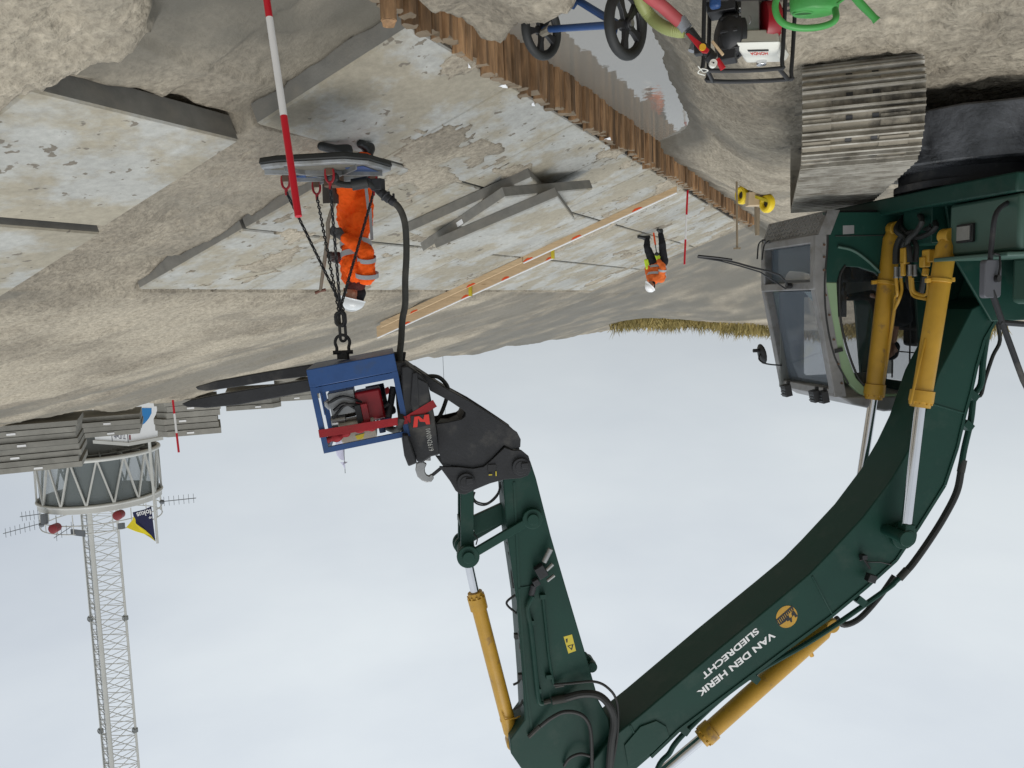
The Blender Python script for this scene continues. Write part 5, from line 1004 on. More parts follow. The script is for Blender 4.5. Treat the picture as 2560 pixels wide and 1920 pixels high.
def boots(J,per,s,m='boot'):
    for a,t_,kn in(('ankR','toeR','kneeR'),('ankL','toeL','kneeL')):
        A=J[a];T_=J[t_]; up=(J[kn]-A).normalized(); hl=V((A.x,A.y,T_.z))+(A-T_)*.25; hl.z=T_.z+.005
        blob('boot',[[(A+up*.16*s,.058*s),(A,.052*s),(hl+V((0,0,.02)),.05*s)],[(hl,.046*s),((hl+T_)/2+V((0,0,.02)),.05*s),(T_,.045*s)],[(A,.05*s),((hl+T_)/2+V((0,0,.03)),.05*s)]],m,per,.010,4)
boots(J,per,1.)
blob('scarf',[[(c-u*.055+f*.035,.066),(c-u*.10+f*.01,.068),(J['neck'],.085),(J['neck']+(J['chest']-J['neck'])*.3,.09)]],'neck_scarf',per,.010,4,.02,.05)
blob('hair',[[(c-f*.045+u*.01,.082),(c-f*.06-u*.05,.066),(c-f*.045-u*.09,.05)]],'black_cloth',per,.010,4)
helmet_mesh(per,c+u*.045-f*.0,(f+u*.15).normalized(),(u-f*.15).normalized(),l,1.,'helmet')
mb=MB(); mb.sph(c+f*.055+u*.0+l*-.0,.05,10,(.6,1.35,.5),rt); obj('dust_mask',mb,'tower_paint',per,world=True)
# stripes
mb=MB(); ax=(J['chest']-J['waist']).normalized()
cc_=J['waist']+(J['chest']-J['waist'])*.25; band(mb,cc_,ax,.238,.158,.055,sd_); cc_=J['waist']+(J['chest']-J['waist'])*.58; band(mb,cc_,ax,.242,.162,.055,sd_)
obj('reflective_band',mb,'grey_stripe',per,world=True)
mb=MB(); a_=(J['shR']-J['elR']).normalized(); band(mb,J['elR']+(J['shR']-J['elR'])*.30,a_,.092,.092,.045,sd_); band(mb,J['elR']+(J['shR']-J['elR'])*.95,(a_+V((0,0,.3))),.115,.105,.045,HR); obj('sleeve_band',mb,'grey_stripe',per,world=True)
mb=MB()
for q in((.10,),(-.02,)):
    P=[W(905+x,y,-.27) for x,y in((-22,618),(-10,628),(2,640))]
A=J['waist']+sd_*.235; mb.bar(W(925,520,-.235),W(930,600,-.24),.03,.006,sd_); mb.bar(W(914,460,-.235),W(922,530,-.235),.03,.006,sd_); obj('side_stripe',mb,'grey_stripe',per,world=True)
mb=MB(); band(mb,J['kneeR']+V((0,0,-.12)),(0,0,1),.105,.105,.05,sd_); band(mb,J['kneeL']+V((0,0,-.12)),(0,0,1),.10,.10,.05,sd_); obj('leg_band',mb,'grey_stripe',per,world=True)
# spade held upright in both hands
s0=W(836,508,-.30); s1=W(801,727,-.06); sdx=(s1-s0).normalized()
sp=thing('spade','worn spade with T handle held upright by the near worker in orange','spade',Matrix.Translation(W(826,450,-.3)))
mb=MB(); mb.tube([s0,s0+sdx*.08+HR*.02,s0+sdx*.2+HR*.035,W(820,590,-.2),W(806,690,-.1),s1],[.016,.018,.021,.022,.019,.017],10); obj('shaft',mb,'shaft_wood',sp,world=True)
mb=MB(); mb.tube([s1-HR*.055-V((0,0,.01)),s1,s1+HR*.055+V((0,0,.02))],[.017,.014,.017],10); obj('handle',mb,'handle_rust',sp,world=True)
mb=MB(); bx=(HR*.9-HF*.35).normalized(); bd_=(W(826,450,-.3)-W(829,510,-.3)).normalized(); o_=W(828,508,-.31); bn=bx.cross(bd_).normalized()
vs=[];
for j in range(5):
    for i_ in range(7):
        x=(i_-3)/3; t_=j/4; wv=.078*(1-.12*t_**3); vs.append(o_+bx*x*wv+bd_*(t_*.30*(1-.08*x*x*t_))+bn*(.022*(x*x)))
mb.add(vs,[[j*7+i_,j*7+i_+1,(j+1)*7+i_+1,(j+1)*7+i_] for j in range(4) for i_ in range(6)]); bl=obj('blade',mb,'spade_steel',sp,world=True,smooth=60,wind=False); q=bl.modifiers.new('t','SOLIDIFY'); q.thickness=.005
gR=W(824,573,-.215); gL=W(815,641,-.14)
blob('glove',hand(J['wrR'],(gR+V((0,0,0))-J['wrR']),(HF*.9+V((0,0,-.1))),1.,.0105,1.15),'glove',per,.006,3)
blob('glove',hand(J['wrL'],(gL-J['wrL']),(HF*-.9+V((0,0,-.1))),1.,.0105,1.15),'glove',per,.006,3)
mb=MB(); mb.cyl(W(846,644,.0),W(829,642,-.05),.062,.05,14); obj('cuff',mb,'neck_scarf',per,world=True)
mb=MB(); mb.cyl(W(868,600,-.24),W(850,588,-.22),.048,.04,14); obj('cuff',mb,'glove',per,world=True)
# --- far worker, bending forward over a tool
W=WA(20.3); s=1.0
J=dict(head=W(1628,714,-.05),neck=W(1633,705,0),chest=W(1641,692,0),waist=W(1646,660,.05),
 shR=W(1653,697,-.17),elR=W(1657,668,-.30),wrR=W(1645,648,-.22),shL=W(1626,697,.17),elL=W(1619,678,.12),wrL=W(1617,664,.05),
 hipR=W(1659,655,-.05),kneeR=W(1656,613,-.12),ankR=W(1652,586,-.05),toeR=W(1645,575,-.10),
 hipL=W(1632,655,.10),kneeL=W(1618,620,.05),ankL=W(1617,598,.12),toeL=W(1597,592,.06))
fc=HR*.75-HF*.3+V((0,0,-.75)); sd_=(HR*-.75+HF*-.66)
per,f,u,l,rt,c=person('worker in faded orange jacket and dark trousers bending down on the far slabs','workers in orange clothing',W,J,fc,1.0,dict(up=(0,0,1)))
ja=torso(J,.10,.135,.15)+[[(J['chest'],.13),(J['shR'],.10),(J['elR'],.085),(J['wrR']+(J['elR']-J['wrR'])*.2,.062)],[(J['chest'],.13),(J['shL'],.095),(J['elL'],.075),(J['wrL']+(J['elL']-J['wrL'])*.2,.058)],[(J['chest'],.13),(J['neck'],.09)]]
blob('jacket',ja,'orange_cloth_old',per,.016,4,.05,.1)
blob('trousers',[[(J['waist'],.13),(J['hipR'],.12),(J['kneeR'],.09),(J['ankR'],.07)],[(J['waist'],.13),(J['hipL'],.12),(J['kneeL'],.09),(J['ankL'],.07)]],'black_cloth',per,.014,4,.03,.1)
boots(J,per,1.)
blob('hair',[[(c-f*.03+u*.0,.085),(c-u*.07,.07),(J['neck'],.07)]],'black_cloth',per,.012,3)
helmet_mesh(per,c+u*.05,f,u,l,1.,'helmet_white')
mb=MB(); ax=(J['chest']-J['waist']).normalized(); band(mb,J['waist']+(J['chest']-J['waist'])*.3,ax,.25,.165,.06,sd_); band(mb,J['waist']+(J['chest']-J['waist'])*.85,ax,.265,.18,.06,sd_); obj('reflective_band',mb,'grey_stripe',per,world=True)
mb=MB(); a_=(J['shR']-J['elR']).normalized(); band(mb,J['elR']+(J['shR']-J['elR'])*.25,a_,.098,.098,.055,sd_); obj('sleeve_band',mb,'grey_stripe',per,world=True)
g1=W(1642,636,-.18); blob('glove',hand(J['wrR'],g1-J['wrR'],HF,1.,.012,1.3),'yellow_glove',per,.009,2); blob('glove',hand(J['wrL'],W(1616,654,.05)-J['wrL'],HF,1.,.012,1.3),'yellow_glove',per,.009,2)
mb=MB(); e_=W(1634,582,-.1); mb.cyl(g1,g1+(e_-g1)*.45,.012,n=8); mb.m=1; mb.cyl(g1+(e_-g1)*.45,e_,.022,n=10); mb.m=0; mb.sph(g1,.06,10); single('hand_tool',mb,['black','orange_paint'],'thin tool with orange lower half held by the far bending worker','tool',e_)
# --- operator in the cab
O=lambda x,y,z: WE(V((x,y,z)))
J=dict(head=O(.12,1.0,2.42),neck=O(.08,1.0,2.24),chest=O(.05,1.0,2.05),waist=O(.05,1.0,1.62),shR=O(.06,.8,2.08),elR=O(.15,.74,1.82),wrR=O(.42,.68,1.84),shL=O(.06,1.2,2.08),elL=O(.15,1.28,1.82),wrL=O(.42,1.34,1.84),
 hipR=O(.1,.9,1.56),kneeR=O(.55,.86,1.6),ankR=O(.75,.86,1.2),toeR=O(.92,.86,1.12),hipL=O(.1,1.1,1.56),kneeL=O(.55,1.14,1.6),ankL=O(.75,1.14,1.2),toeL=O(.92,1.14,1.12))
per,f,u,l,rt,c=person('person in dark clothes seated at the controls inside the excavator cab','machine operator',None,J,EX,1.,dict(up=(0,0,1)))
sd_=EY; blob('jumper',torso(J,.08,.13,.13)+[[(J['chest'],.11),(J['shR'],.075),(J['elR'],.06),(J['wrR'],.04)],[(J['chest'],.11),(J['shL'],.075),(J['elL'],.06),(J['wrL'],.04)]],'black_cloth',per,.016,3)
blob('trousers',[[(J['waist'],.12),(J['hipR'],.1),(J['kneeR'],.08),(J['ankR'],.06)],[(J['waist'],.12),(J['hipL'],.1),(J['kneeL'],.08),(J['ankL'],.06)]],'black_cloth',per,.016,3); boots(J,per,1.)
blob('hand',hand(J['wrR'],EX,V((0,0,-1)),.7,.0095),'skin',per,.006,3); blob('hand',hand(J['wrL'],EX,V((0,0,-1)),.7,.0095),'skin',per,.006,3)
blob('hair',[[(c-f*.02+u*.04,.088),(c-f*.05-u*.02,.075)]],'black_cloth',per,.012,3)

# ================= ranging poles
def rpole(p0,p1,r,cuts,lb,loc=None):
    mb=MB(); d=(p1-p0)
    for k,(a,b) in enumerate(zip(cuts,cuts[1:])): mb.m=k%2; mb.cyl(p0+d*a,p0+d*b,r,n=14)
    return single('ranging_pole',mb,['pole_red','pole_white'],lb,'ranging pole',p0,'red and white ranging poles')
a=at(667,0,4.45); b=at(746,541,4.30); rpole(a,b,.0195,[0,.085,.545,1.0],'thick red and white ranging pole leaning in the sand closest to the camera')
q=Sp(1719,476); dd=(q-C0).dot(FWD); rpole(q,at(1711,661,dd),.021,[0,.33,.665,1.0],'thin red and white ranging pole upright at the pile wall near the far worker')
rpole(at(432,1000,21.3),at(447,1131,21.3),.028,[0,.26,.63,1.0],'small red and white ranging pole on the crest before the slab stack')
mb=MB(); a=at(1842,505,14.0); g_=V((a.x,a.y,tz(a.x,a.y)-.1)); b=at(1847,620,14.0); mb.cyl(g_,V((a.x,a.y,b.z)),.018,n=8); mb.box(V((a.x,a.y,b.z)),(.12,.05,.03)); single('survey_stake','' or mb,'old_wood','thin grey survey stake with crossbar standing by the yellow wheels','stake',g_)
mb=MB(); a=at(1893,560,18.5); b=at(1893,588,18.5); mb.cyl(V((a.x,a.y,tz(a.x,a.y)-.2)),V((a.x,a.y,b.z)),.07,.05,8); single('wooden_post',mb,'old_wood','short brown post behind the yellow wheels','post',(a.x,a.y,tz(a.x,a.y)-.2))
# ================= yellow wheeled dolly
c1=at(1856,533,14.6);c2=at(1918,537,14.2); c1.z=tz(c1.x,c1.y)+.15; c2.z=max(tz(c2.x,c2.y)+.15,c1.z)
dl=thing('dolly','small dolly with two fat yellow tyres and a plywood box on the sand bank','dolly',Matrix.Translation(V((c1.x,c1.y,c1.z-.16))))
an=(HR*.93-HF*.36).normalized()
for c_ in(c1,c2):
    x_,y_,_=basis(an); mb=MB(); mb.tube([c_+(x_*math.cos(a)+y_*math.sin(a))*.115 for a in np.arange(0,6.28,6.2832/20)],.055,10,True); mb.v=[c_+(v-c_)-an*((v-c_).dot(an))*-.25 for v in mb.v]; wh=obj('tyre',mb,'tyre_yellow',dl,world=True)
    mb=MB(); mb.cyl(c_-an*.02,c_+an*.02,.075,n=16); obj('rim',mb,'black',wh,world=True)
mb=MB(); m_=(c1+c2)/2+V((0,0,.0)); mb.box(m_,(.28,.22,.24),Matrix((HR,HF,V((0,0,1)))).transposed()); obj('box',mb,'ply',dl,world=True,bevel=.01)
mb=MB(); mb.bar(c1-HF*.12+V((0,0,-.02)),c2-HF*.12+V((0,0,-.02)),.03,.05); obj('strap',mb,'yellow_end',dl,world=True)
# ================= black wheeled blue trolley
h1=at(1565,60,4.5);h2=at(1354,74,5.35); an=(h2-h1).normalized(); an2=(an+HR*.55+V((0,0,.15))).normalized()
tr_=thing('trolley','blue tube trolley with two black five spoke wheels at the water edge','trolley',Matrix.Translation(V((h1.x,h1.y,h1.z-.2))))
for c_ in(h1,h2):
    x_,y_,_=basis(an2); 
    mb=MB(); mb.tube([c_+(x_*math.cos(a)+y_*math.sin(a))*.165 for a in np.arange(0,6.28,6.2832/36)],.030,12,True); wh=obj('tyre',mb,'rubber',tr_,world=True)
    mb=MB(); mb.cyl(c_-an2*.035,c_+an2*.035,.034,n=18)
    for k in range(5):
        a=2*math.pi*k/5+.35; d_=x_*math.cos(a)+y_*math.sin(a); t_=an2.cross(d_)
        P=[c_+d_*.025+t_*.024,c_+d_*.025-t_*.024,c_+d_*.08-t_*.016,c_+d_*.148-t_*.03,c_+d_*.148+t_*.03,c_+d_*.08+t_*.016]; mb.prism([p-an2*.014 for p in P],[p+an2*.014 for p in P])
    mb.tube([c_+(x_*math.cos(a)+y_*math.sin(a))*.142 for a in np.arange(0,6.28,6.2832/36)],.013,8,True); obj('rim',mb,'black',wh,world=True,bevel=.003)
    mb=MB(); mb.cyl(c_-an2*.045,c_-an2*.034,.018,n=14); obj('hub_cap',mb,'bare_steel',wh,world=True)
mb=MB(); mb.cyl(h1,h2,.022,n=12); mb.tube([h1+an*.08,at(1500,35,4.75),at(1440,-2,5.0)],.022,10); mb.tube([at(1442,0,5.0),at(1430,18,5.0)],.020,10); mb.cyl(at(1536,70,4.6),at(1533,82,4.6),.022,n=12)
mb.tube([at(1440,-2,5.0),at(1380,-60,5.0)],.022,10); obj('frame',mb,'blue',tr_,world=True)
mb=MB(); mb.tube([h2-an*.12+V((0,0,.0)),h2-an*.02+V((0,0,.02)),h2+an*.05],.028,8); obj('clay_lump',mb,'pad_mud',tr_,world=True)
# ================= petrol water pump in its frame
ZT=1.385; NL=gz(1763,176,ZT);NR=gz(1955,171,ZT);FL=gz(1776,203,ZT);FR=gz(1978,198,ZT)
def PU(a,b,z): return (NL*(1-a)+NR*a)*(1-b)+(FL*(1-a)+FR*a)*b+V((0,0,z-ZT))
zg=.95
pm=thing('water_pump','petrol water pump with white tank and red starter in a black tube frame','water pump',Matrix.Translation(PU(.5,.5,zg)))
r=.0125; mb=MB()
for b in(0,1): mb.tube([PU(-.0,b,zg),PU(-.02,b,ZT-.06),PU(.03,b,ZT),PU(.94,b,ZT),PU(1.0,b,ZT-.05),PU(1.05,b,zg)],r,10,smooth=4)
for a in(0.03,.96): mb.tube([PU(a,0,ZT-.0),PU(a,1,ZT)],r,10)
for a in(-.01,1.02): mb.tube([PU(a,0,zg+.03),PU(a,1,zg+.03)],r,10)
for b in(0.1,.9): mb.tube([PU(0,b,zg+.03),PU(1,b,zg+.03)],r,10)
obj('frame',mb,'black',pm,world=True)
ax_=(NR-NL).normalized(); ay_=(FL-NL).normalized()
mb=MB(); mb.lathe(PU(.12,.4,1.17),ax_,[(0,.06),(.02,.11),(.05,.13),(.11,.13),(.12,.115),(.15,.115)],26)
for k in range(8): a=k*math.pi/4; mb.box(PU(.30,.4,1.17)+ay_*math.cos(a)*.12+V((0,0,math.sin(a)*.12)),(.1,.02,.02))
mb.box(PU(.27,.3,1.25),(.1,.12,.14)); mb.box(PU(.2,.45,1.0),(.16,.16,.08)); pc_=obj('pump_casing',mb,'black',pm,world=True,bevel=.005)
mb=MB()
for z_ in(1.10,1.16,1.22,1.28):
    q=PU(.33,.12,z_); mb.cyl(q-ax_*.045,q+ax_*.02,.005,n=6); mb.sph(q+ax_*.022,.008,6)
obj('bolt',mb,'bare_steel',pc_,world=True)
mb=MB(); mb.box(PU(.56,.4,1.12),(.11,.17,.26),Matrix((ax_,ay_,V((0,0,1)))).transposed()); mb.cyl(PU(.5,.25,1.1),PU(.5,.12,1.1),.04,n=14)
for k in range(6): mb.box(PU(.56,.2,1.03+.038*k),(.125,.06,.012),Matrix((ax_,ay_,V((0,0,1)))).transposed())
for q in((.47,.1,1.16),(.47,.1,1.21),(.6,.1,1.2),(.49,.12,1.03)): mb.sph(PU(*q),.014,8)
obj('engine_block',mb,'bare_steel',pm,world=True,bevel=.004)
mb=MB(); mb.lathe(PU(.70,.34,1.10),ax_,[(0,.12),(.04,.125),(.085,.115),(.095,.07)],28)
for k in range(5): mb.box(PU(.92,.28,1.12+.018*(k-2)),(.03,.08,.006))
obj('starter_cover',mb,'engine_red',pm,world=True,bevel=.003)
mb=MB()
def tk_(x0,x1,b0,b1,z): return [PU(x0,b0,z),PU(x1,b0,z),PU(x1,b1,z),PU(x0,b1,z)]
mb.prism(tk_(.45,.94,.02,.9,1.16),tk_(.42,.97,-.06,.95,1.235)); mb.m=1; mb.add(tk_(.405,.985,-.09,.99,1.2355)+tk_(.43,.955,.06,.92,1.272)+tk_(.47,.92,.30,.84,1.292),[(0,1,5,4),(1,2,6,5),(2,3,7,6),(3,0,4,7),(4,5,9,8),(5,6,10,9),(6,7,11,10),(7,4,8,11),(8,9,10,11),(3,2,1,0)]); tk=obj('fuel_tank',mb,['cream_tank','white_plastic'],pm,world=True,bevel=.008)
mb=MB(); mb.cyl(PU(.66,.70,1.285),PU(.66,.70,1.318),.03,n=18); obj('fuel_cap',mb,'chrome',tk,world=True,bevel=.004)
def TT(s_,t_,o=0): return (PU(.43,.06,1.272)*(1-t_)+PU(.47,.30,1.292)*t_)*(1-s_)+(PU(.955,.06,1.272)*(1-t_)+PU(.92,.30,1.292)*t_)*s_+V((0,0,o))
xd=(TT(0,.3)-TT(1,.3)).normalized(); yd=(TT(.5,1)-TT(.5,0)).normalized(); vs,fs=textpoly('HONDA',TT(.70,.30,.0025),xd,yd,.105,.032,off=.02)
mb=MB(); mb.add(vs,fs); obj('lettering',mb,'logo_red',tk,world=True,smooth=0)
mb=MB(); q=[TT(.22,-.05),TT(.74,-.05),TT(.74,.2),TT(.22,.2)]; mb.prism([p+V((0,0,.0006)) for p in q],[p+V((0,0,.0022)) for p in q]); obj('badge_strip',mb,'black',tk,world=True,smooth=0)
mb=MB()
# discharge valve, gauge and lever at the photo-left side
H=lambda px,py,d=4.42: at(px,py,d)
mb=MB(); mb.tube([H(1722,75),H(1745,105),H(1765,125),H(1780,140)],.026,10,smooth=3); mb.cyl(H(1770,138),H(1786,150),.033,n=14); mb.box(H(1748,124),(.05,.05,.06)); obj('discharge_valve',mb,'black',pm,world=True,bevel=.006)
mb=MB(); P=[(1714,84),(1722,82),(1760,112),(1774,124),(1768,134),(1756,133),(1745,122)]; mb.prism([H(a,b,4.30) for a,b in P],[H(a,b,4.34) for a,b in P]); lv=obj('lever',mb,'red',pm,world=True,bevel=.004)
mb=MB(); c_=H(1757,117,4.29); mb.cyl(c_,c_+FWD*.02,.018,n=18); obj('button',mb,'amber',lv,world=True)
mb=MB(); c_=H(1784,157,4.36); mb.cyl(c_,c_+FWD*.025,.021,n=20); ga=obj('gauge',mb,'white_plastic',pm,world=True)
mb=MB(); mb.cyl(c_-FWD*.001,c_,.005,n=8); mb.bar(c_-FWD*.001,c_-FWD*.001+RIGHT*.012-UPC*.004,.002,.001,FWD); obj('needle',mb,'black',ga,world=True)
mb=MB(); mb.cyl(H(1793,148,4.4),H(1808,172,4.4),.014,.017,12); obj('red_cap',mb,'red',pm,world=True)
mb=MB(); mb.bar(H(1780,103,4.38),H(1808,138,4.38),.018,.014); obj('wooden_toggle',mb,'plank',pm,world=True,bevel=.003)
mb=MB(); mb.tube([H(1700,25,4.4)+V((0,0,0)),H(1712,55,4.4),H(1722,72,4.4)],.034,10); mb.tube([H(1708,55,4.39),H(1722,78,4.39)],.038,12); obj('tape_wrap',mb,'tape',pm,world=True) if 0 else None
mb=MB(); mb.cyl(H(1699,50,4.42),H(1717,74,4.42),.036,.034,14); mb.cyl(H(1740,100,4.5),H(1728,128,4.5),.02,.02,8); obj('tape_wrap',mb,'tape',pm,world=True)
mb=MB(); mb.tube([H(1560,-90,4.2),H(1610,-20,4.3),H(1655,15,4.38),H(1700,55,4.42)],.034,14,smooth=5); obj('red_hose',mb,'hose_red',pm,world=True)
mb=MB(); P=spl([H(1590,-60,4.45),H(1600,0,4.5),H(1625,40,4.55),H(1660,68,4.5),H(1695,78,4.46),H(1712,78,4.45)],14); mb.tube(P,[.034+.0022*(k%2) for k in range(len(P))],12); obj('suction_hose',mb,'hose_green',pm,world=True)
mb=MB(); mb.tube([H(1745,165,4.45),H(1758,180,4.5),H(1770,176,4.45),H(1755,172,4.42),H(1745,182,4.45),H(1762,188,4.5)],.0035,6,smooth=5); obj('cord',mb,'white_plastic',pm,world=True)
mb=MB(); mb.box(H(1788,8,4.5),(.06,.05,.06)); obj('blue_plug',mb,'blue',pm,world=True,bevel=.015)
# ================= watering can
wc=gz(2036,33,1.235); wz=wc.z
can=thing('watering_can','bright green plastic watering can on the sand beside the petrol pump','watering can',Matrix.Translation(V((wc.x,wc.y,wz-.26))))
def CA(a,b,z): return wc+HR*a+HF*b+V((0,0,z))
mb=MB(); n=30; prof=[(-.26,.118,.085),(-.25,.126,.092),(-.06,.128,.094),(-.012,.124,.09),(.0,.112,.08)]
vs=[]
for z,a,b in prof: vs+=[CA(a*math.cos(2*math.pi*k/n),b*math.sin(2*math.pi*k/n),z) for k in range(n)]
mb.add(vs,[[j*n+k,j*n+(k+1)%n,(j+1)*n+(k+1)%n,(j+1)*n+k] for j in range(len(prof)-1) for k in range(n)]); 
top_=[CA(.112*math.cos(2*math.pi*k/n),.08*math.sin(2*math.pi*k/n),0) for k in range(n)]; mb.add(top_,[list(range(n))]); mb.add([CA(.118*math.cos(2*math.pi*k/n),.085*math.sin(2*math.pi*k/n),-.26) for k in range(n)],[list(range(n))])
obj('body',mb,'watercan',can,world=True,smooth=50)
mb=MB(); hc=gz(2007,34,wz+.002); mb.add([hc+HR*.048*math.cos(2*math.pi*k/20)+HF*.028*math.sin(2*math.pi*k/20) for k in range(20)],[list(range(20))]); obj('filler_shade',mb,'watercan_shade',can,world=True,smooth=0)  # dark disc on the closed top paints the shade inside the filler opening
mb=MB(); mb.tube([hc+HR*.05*math.cos(2*math.pi*k/20)+HF*.03*math.sin(2*math.pi*k/20) for k in range(20)],.005,6,True); obj('filler_rim',mb,'watercan',can,world=True)
mb=MB(); K=lambda px,py,d=4.02: at(px,py,d)
mb.tube([K(1982,-35),K(1948,-12),K(1938,14),K(1944,42),K(1963,61),K(2000,70),K(2045,68),K(2078,58),K(2090,44),K(2088,24,4.08)],.0165,12,smooth=5); obj('handle',mb,'watercan',can,world=True)
mb=MB(); P=[K(2075,-130,4.1),K(2110,-60,4.1),K(2128,-20,4.1),K(2150,8,4.1),K(2185,44,4.1),K(2192,52,4.1)]; mb.tube(P,[.032,.026,.022,.020,.017,.021],14); mb.tube([K(2092,10,4.1),K(2116,-8,4.1)],.008,8); obj('spout',mb,'watercan',can,world=True)
# ================= tower, container booth, flags
TD=50.; tc_=at(243,1125,TD); tx_,ty_=tc_.x,tc_.y; TR_=3.5
def TP(r,a,z): return V((tx_,ty_,0))+HR*(r*math.cos(a))+HF*(r*math.sin(a))+V((0,0,z))
zb_,zt_=11.0,13.75
tw=thing('lattice_tower','grey round platform tower with white lattice mast standing beyond the crest','tower',Matrix.Translation(V((tx_,ty_,4.9))))
mb=MB(); mb.cyl((tx_,ty_,4.5),(tx_,ty_,zb_),1.7,n=32); obj('column',mb,'tower_grey',tw,world=True)
mb=MB(); mb.cyl((tx_,ty_,zb_-.1),(tx_,ty_,zb_+.05),TR_-.08,n=48); obj('floor',mb,'tower_dark',tw,world=True)
mb=MB()
for k in range(18): a=2*math.pi*k/18; mb.bar(TP(1.5,a,zb_-.16),TP(TR_-.1,a,zb_-.16),.07,.14)
mb.tube([TP(2.7,2*math.pi*k/36,zb_-.16) for k in range(36)],.06,6,True); obj('floor_beam',mb,'tower_grey',tw,world=True)
for z,r_,nm in((zb_,.14,'bottom_ring'),(zt_,.10,'top_ring')):
    mb=MB(); mb.tube([TP(TR_,2*math.pi*k/48,z) for k in range(48)],r_,8,True)
    if nm=='top_ring': mb.lathe(V((tx_,ty_,zt_)),(0,0,1),[(0,TR_),(.38,TR_),(.45,TR_-.25),(.46,.3)],48)
    obj(nm,mb,'tower_paint',tw,world=True,smooth=50)
mb=MB(); mb.cyl((tx_,ty_,zb_),(tx_,ty_,zt_),TR_-.14,n=48,cap=False); obj('glazing',mb,'tower_glass',tw,world=True)
mb=MB(); mb.cyl((tx_,ty_,zb_),(tx_,ty_,zt_),1.25,n=20); mb.box((tx_+1.2,ty_-.3,zb_+1.4),(1.2,1.5,2.8)); mb.lathe(V((tx_,ty_,zt_-.15)),(0,0,1),[(0,TR_-.2),(.1,TR_-.2)],40); obj('inner_core',mb,'dark_net',tw,world=True)
mb=MB(); a=TP(2.2,R(-20),zb_+.1); b=TP(3.2,R(30),zt_-.2)
for o_ in(-.3,.3): mb.bar(a+HF*o_,b+HF*o_,.08,.18)
for k in range(9): q=a+(b-a)*(k+.5)/9; mb.bar(q-HF*.3,q+HF*.3,.22,.03)
obj('stair',mb,'tower_grey',tw,world=True)
nV=15
for k in range(nV):
    a0=2*math.pi*(k+.15)/nV; a1=2*math.pi*(k+.65)/nV; a2=2*math.pi*(k+1.15)/nV
    mb=MB(); mb.bar(TP(TR_,a0,zb_),TP(TR_,a1,zt_),.10,.10); mb.bar(TP(TR_,a1,zt_),TP(TR_,a2,zb_),.10,.10); obj('strut_pair',mb,'tower_paint',tw,world=True)
for zz,rr_ in((14.85,3.42),(15.35,3.42)):
    mb=MB(); mb.tube([TP(rr_,2*math.pi*k/48,zz) for k in range(48)],.035,6,True); obj('railing_ring',mb,'tower_paint',tw,world=True)
mb=MB()
for k in range(20): a=2*math.pi*k/20; mb.cyl(TP(3.42,a,14.2),TP(3.42,a,15.35),.03,n=6)
obj('railing_post',mb,'tower_paint',tw,world=True)
ms=V((tx_,ty_,0))+HR*.45; LG=[(1.25,R(22)),(1.2,R(160)),(1.0,R(262))]
lp=lambda k,z: ms+HR*LG[k][0]*math.cos(LG[k][1])+HF*LG[k][0]*math.sin(LG[k][1])+V((0,0,z))
for k in range(3): mb=MB(); mb.cyl(lp(k,zt_),lp(k,35),(.075,.075,.14)[k],n=8); obj('mast_leg',mb,'tower_paint',tw,world=True)
mb=MB(); z=14.2
while z<34.8:
    for k in range(3):
        a,b=lp(k,0),lp((k+1)%3,0); mb.bar(a+V((0,0,z)),b+V((0,0,z+.12)),.035,.035); mb.bar(a+V((0,0,z+.12)),b+V((0,0,z+.92)),.035,.035); mb.bar(a+V((0,0,z+.92)),b+V((0,0,z+.5)),.028,.028)
    z+=.98
obj('mast_bracing',mb,'tower_paint',tw,world=True,smooth=0)
mb=MB(); lc=lp(2,0)+HR*.35
for o_ in(-.15,.15): mb.bar(lc+HR*o_+V((0,0,14)),lc+HR*o_+V((0,0,35)),.03,.03)
z=14.2
while z<35: mb.bar(lc-HR*.15+V((0,0,z)),lc+HR*.15+V((0,0,z)),.025,.025); z+=.33
obj('mast_ladder',mb,'tower_grey',tw,world=True,smooth=0)
for zz in(22.0,29.6):
    mb=MB()
    for k in(0,1): mb.cyl(lp(k,zz-.12),lp(k,zz+.12),.15,n=12); mb.tube([lp(k,zz)+HR*.22*math.cos(a)+V((0,0,.22*math.sin(a))) for a in np.arange(-1.4,1.5,.35)],.03,6)
    obj('insulator',mb,'tower_grey',tw,world=True)
def yagi(p,q,n):
    mb=MB(); mb.bar(p,q,.04,.04); 
    for k in range(n): c=p+(q-p)*(k+.5)/n; mb.bar(c-V((0,0,.28)),c+V((0,0,.28)),.018,.018,HF)
    obj('yagi_antenna',mb,'antenna_metal',tw,world=True,smooth=0)
YD_=47.; yg=lambda a,b:at(a,b,YD_)
yagi(yg(404,1254),yg(490,1245),7); yagi(yg(104,1308),yg(8,1334),8); yagi(yg(100,1285),yg(50,1292),5); yagi(yg(185,1312),yg(135,1345),4)
for a,b,w_,h_ in((144,1317,.5,.62),(303,1284,.5,.6)): c=yg(a,b); mb=MB(); mb.lathe(c,HF*-1,[(0,w_*.5),(.5,w_*.55),(.55,w_*.35)],16); obj('dish_antenna',mb,'dish_red',tw,world=True)
mb=MB(); mb.cyl(yg(110,1285),yg(112,1310),.2,n=10); mb.sph(yg(104,1312),.16,8); mb.sph(yg(405,1255),.15,8); mb.cyl(yg(303,1308),yg(304,1322),.2,n=12); mb.box(yg(195,1332),(1.1,.1,.35)); obj('equipment_box',mb,'antenna_metal',tw,world=True)
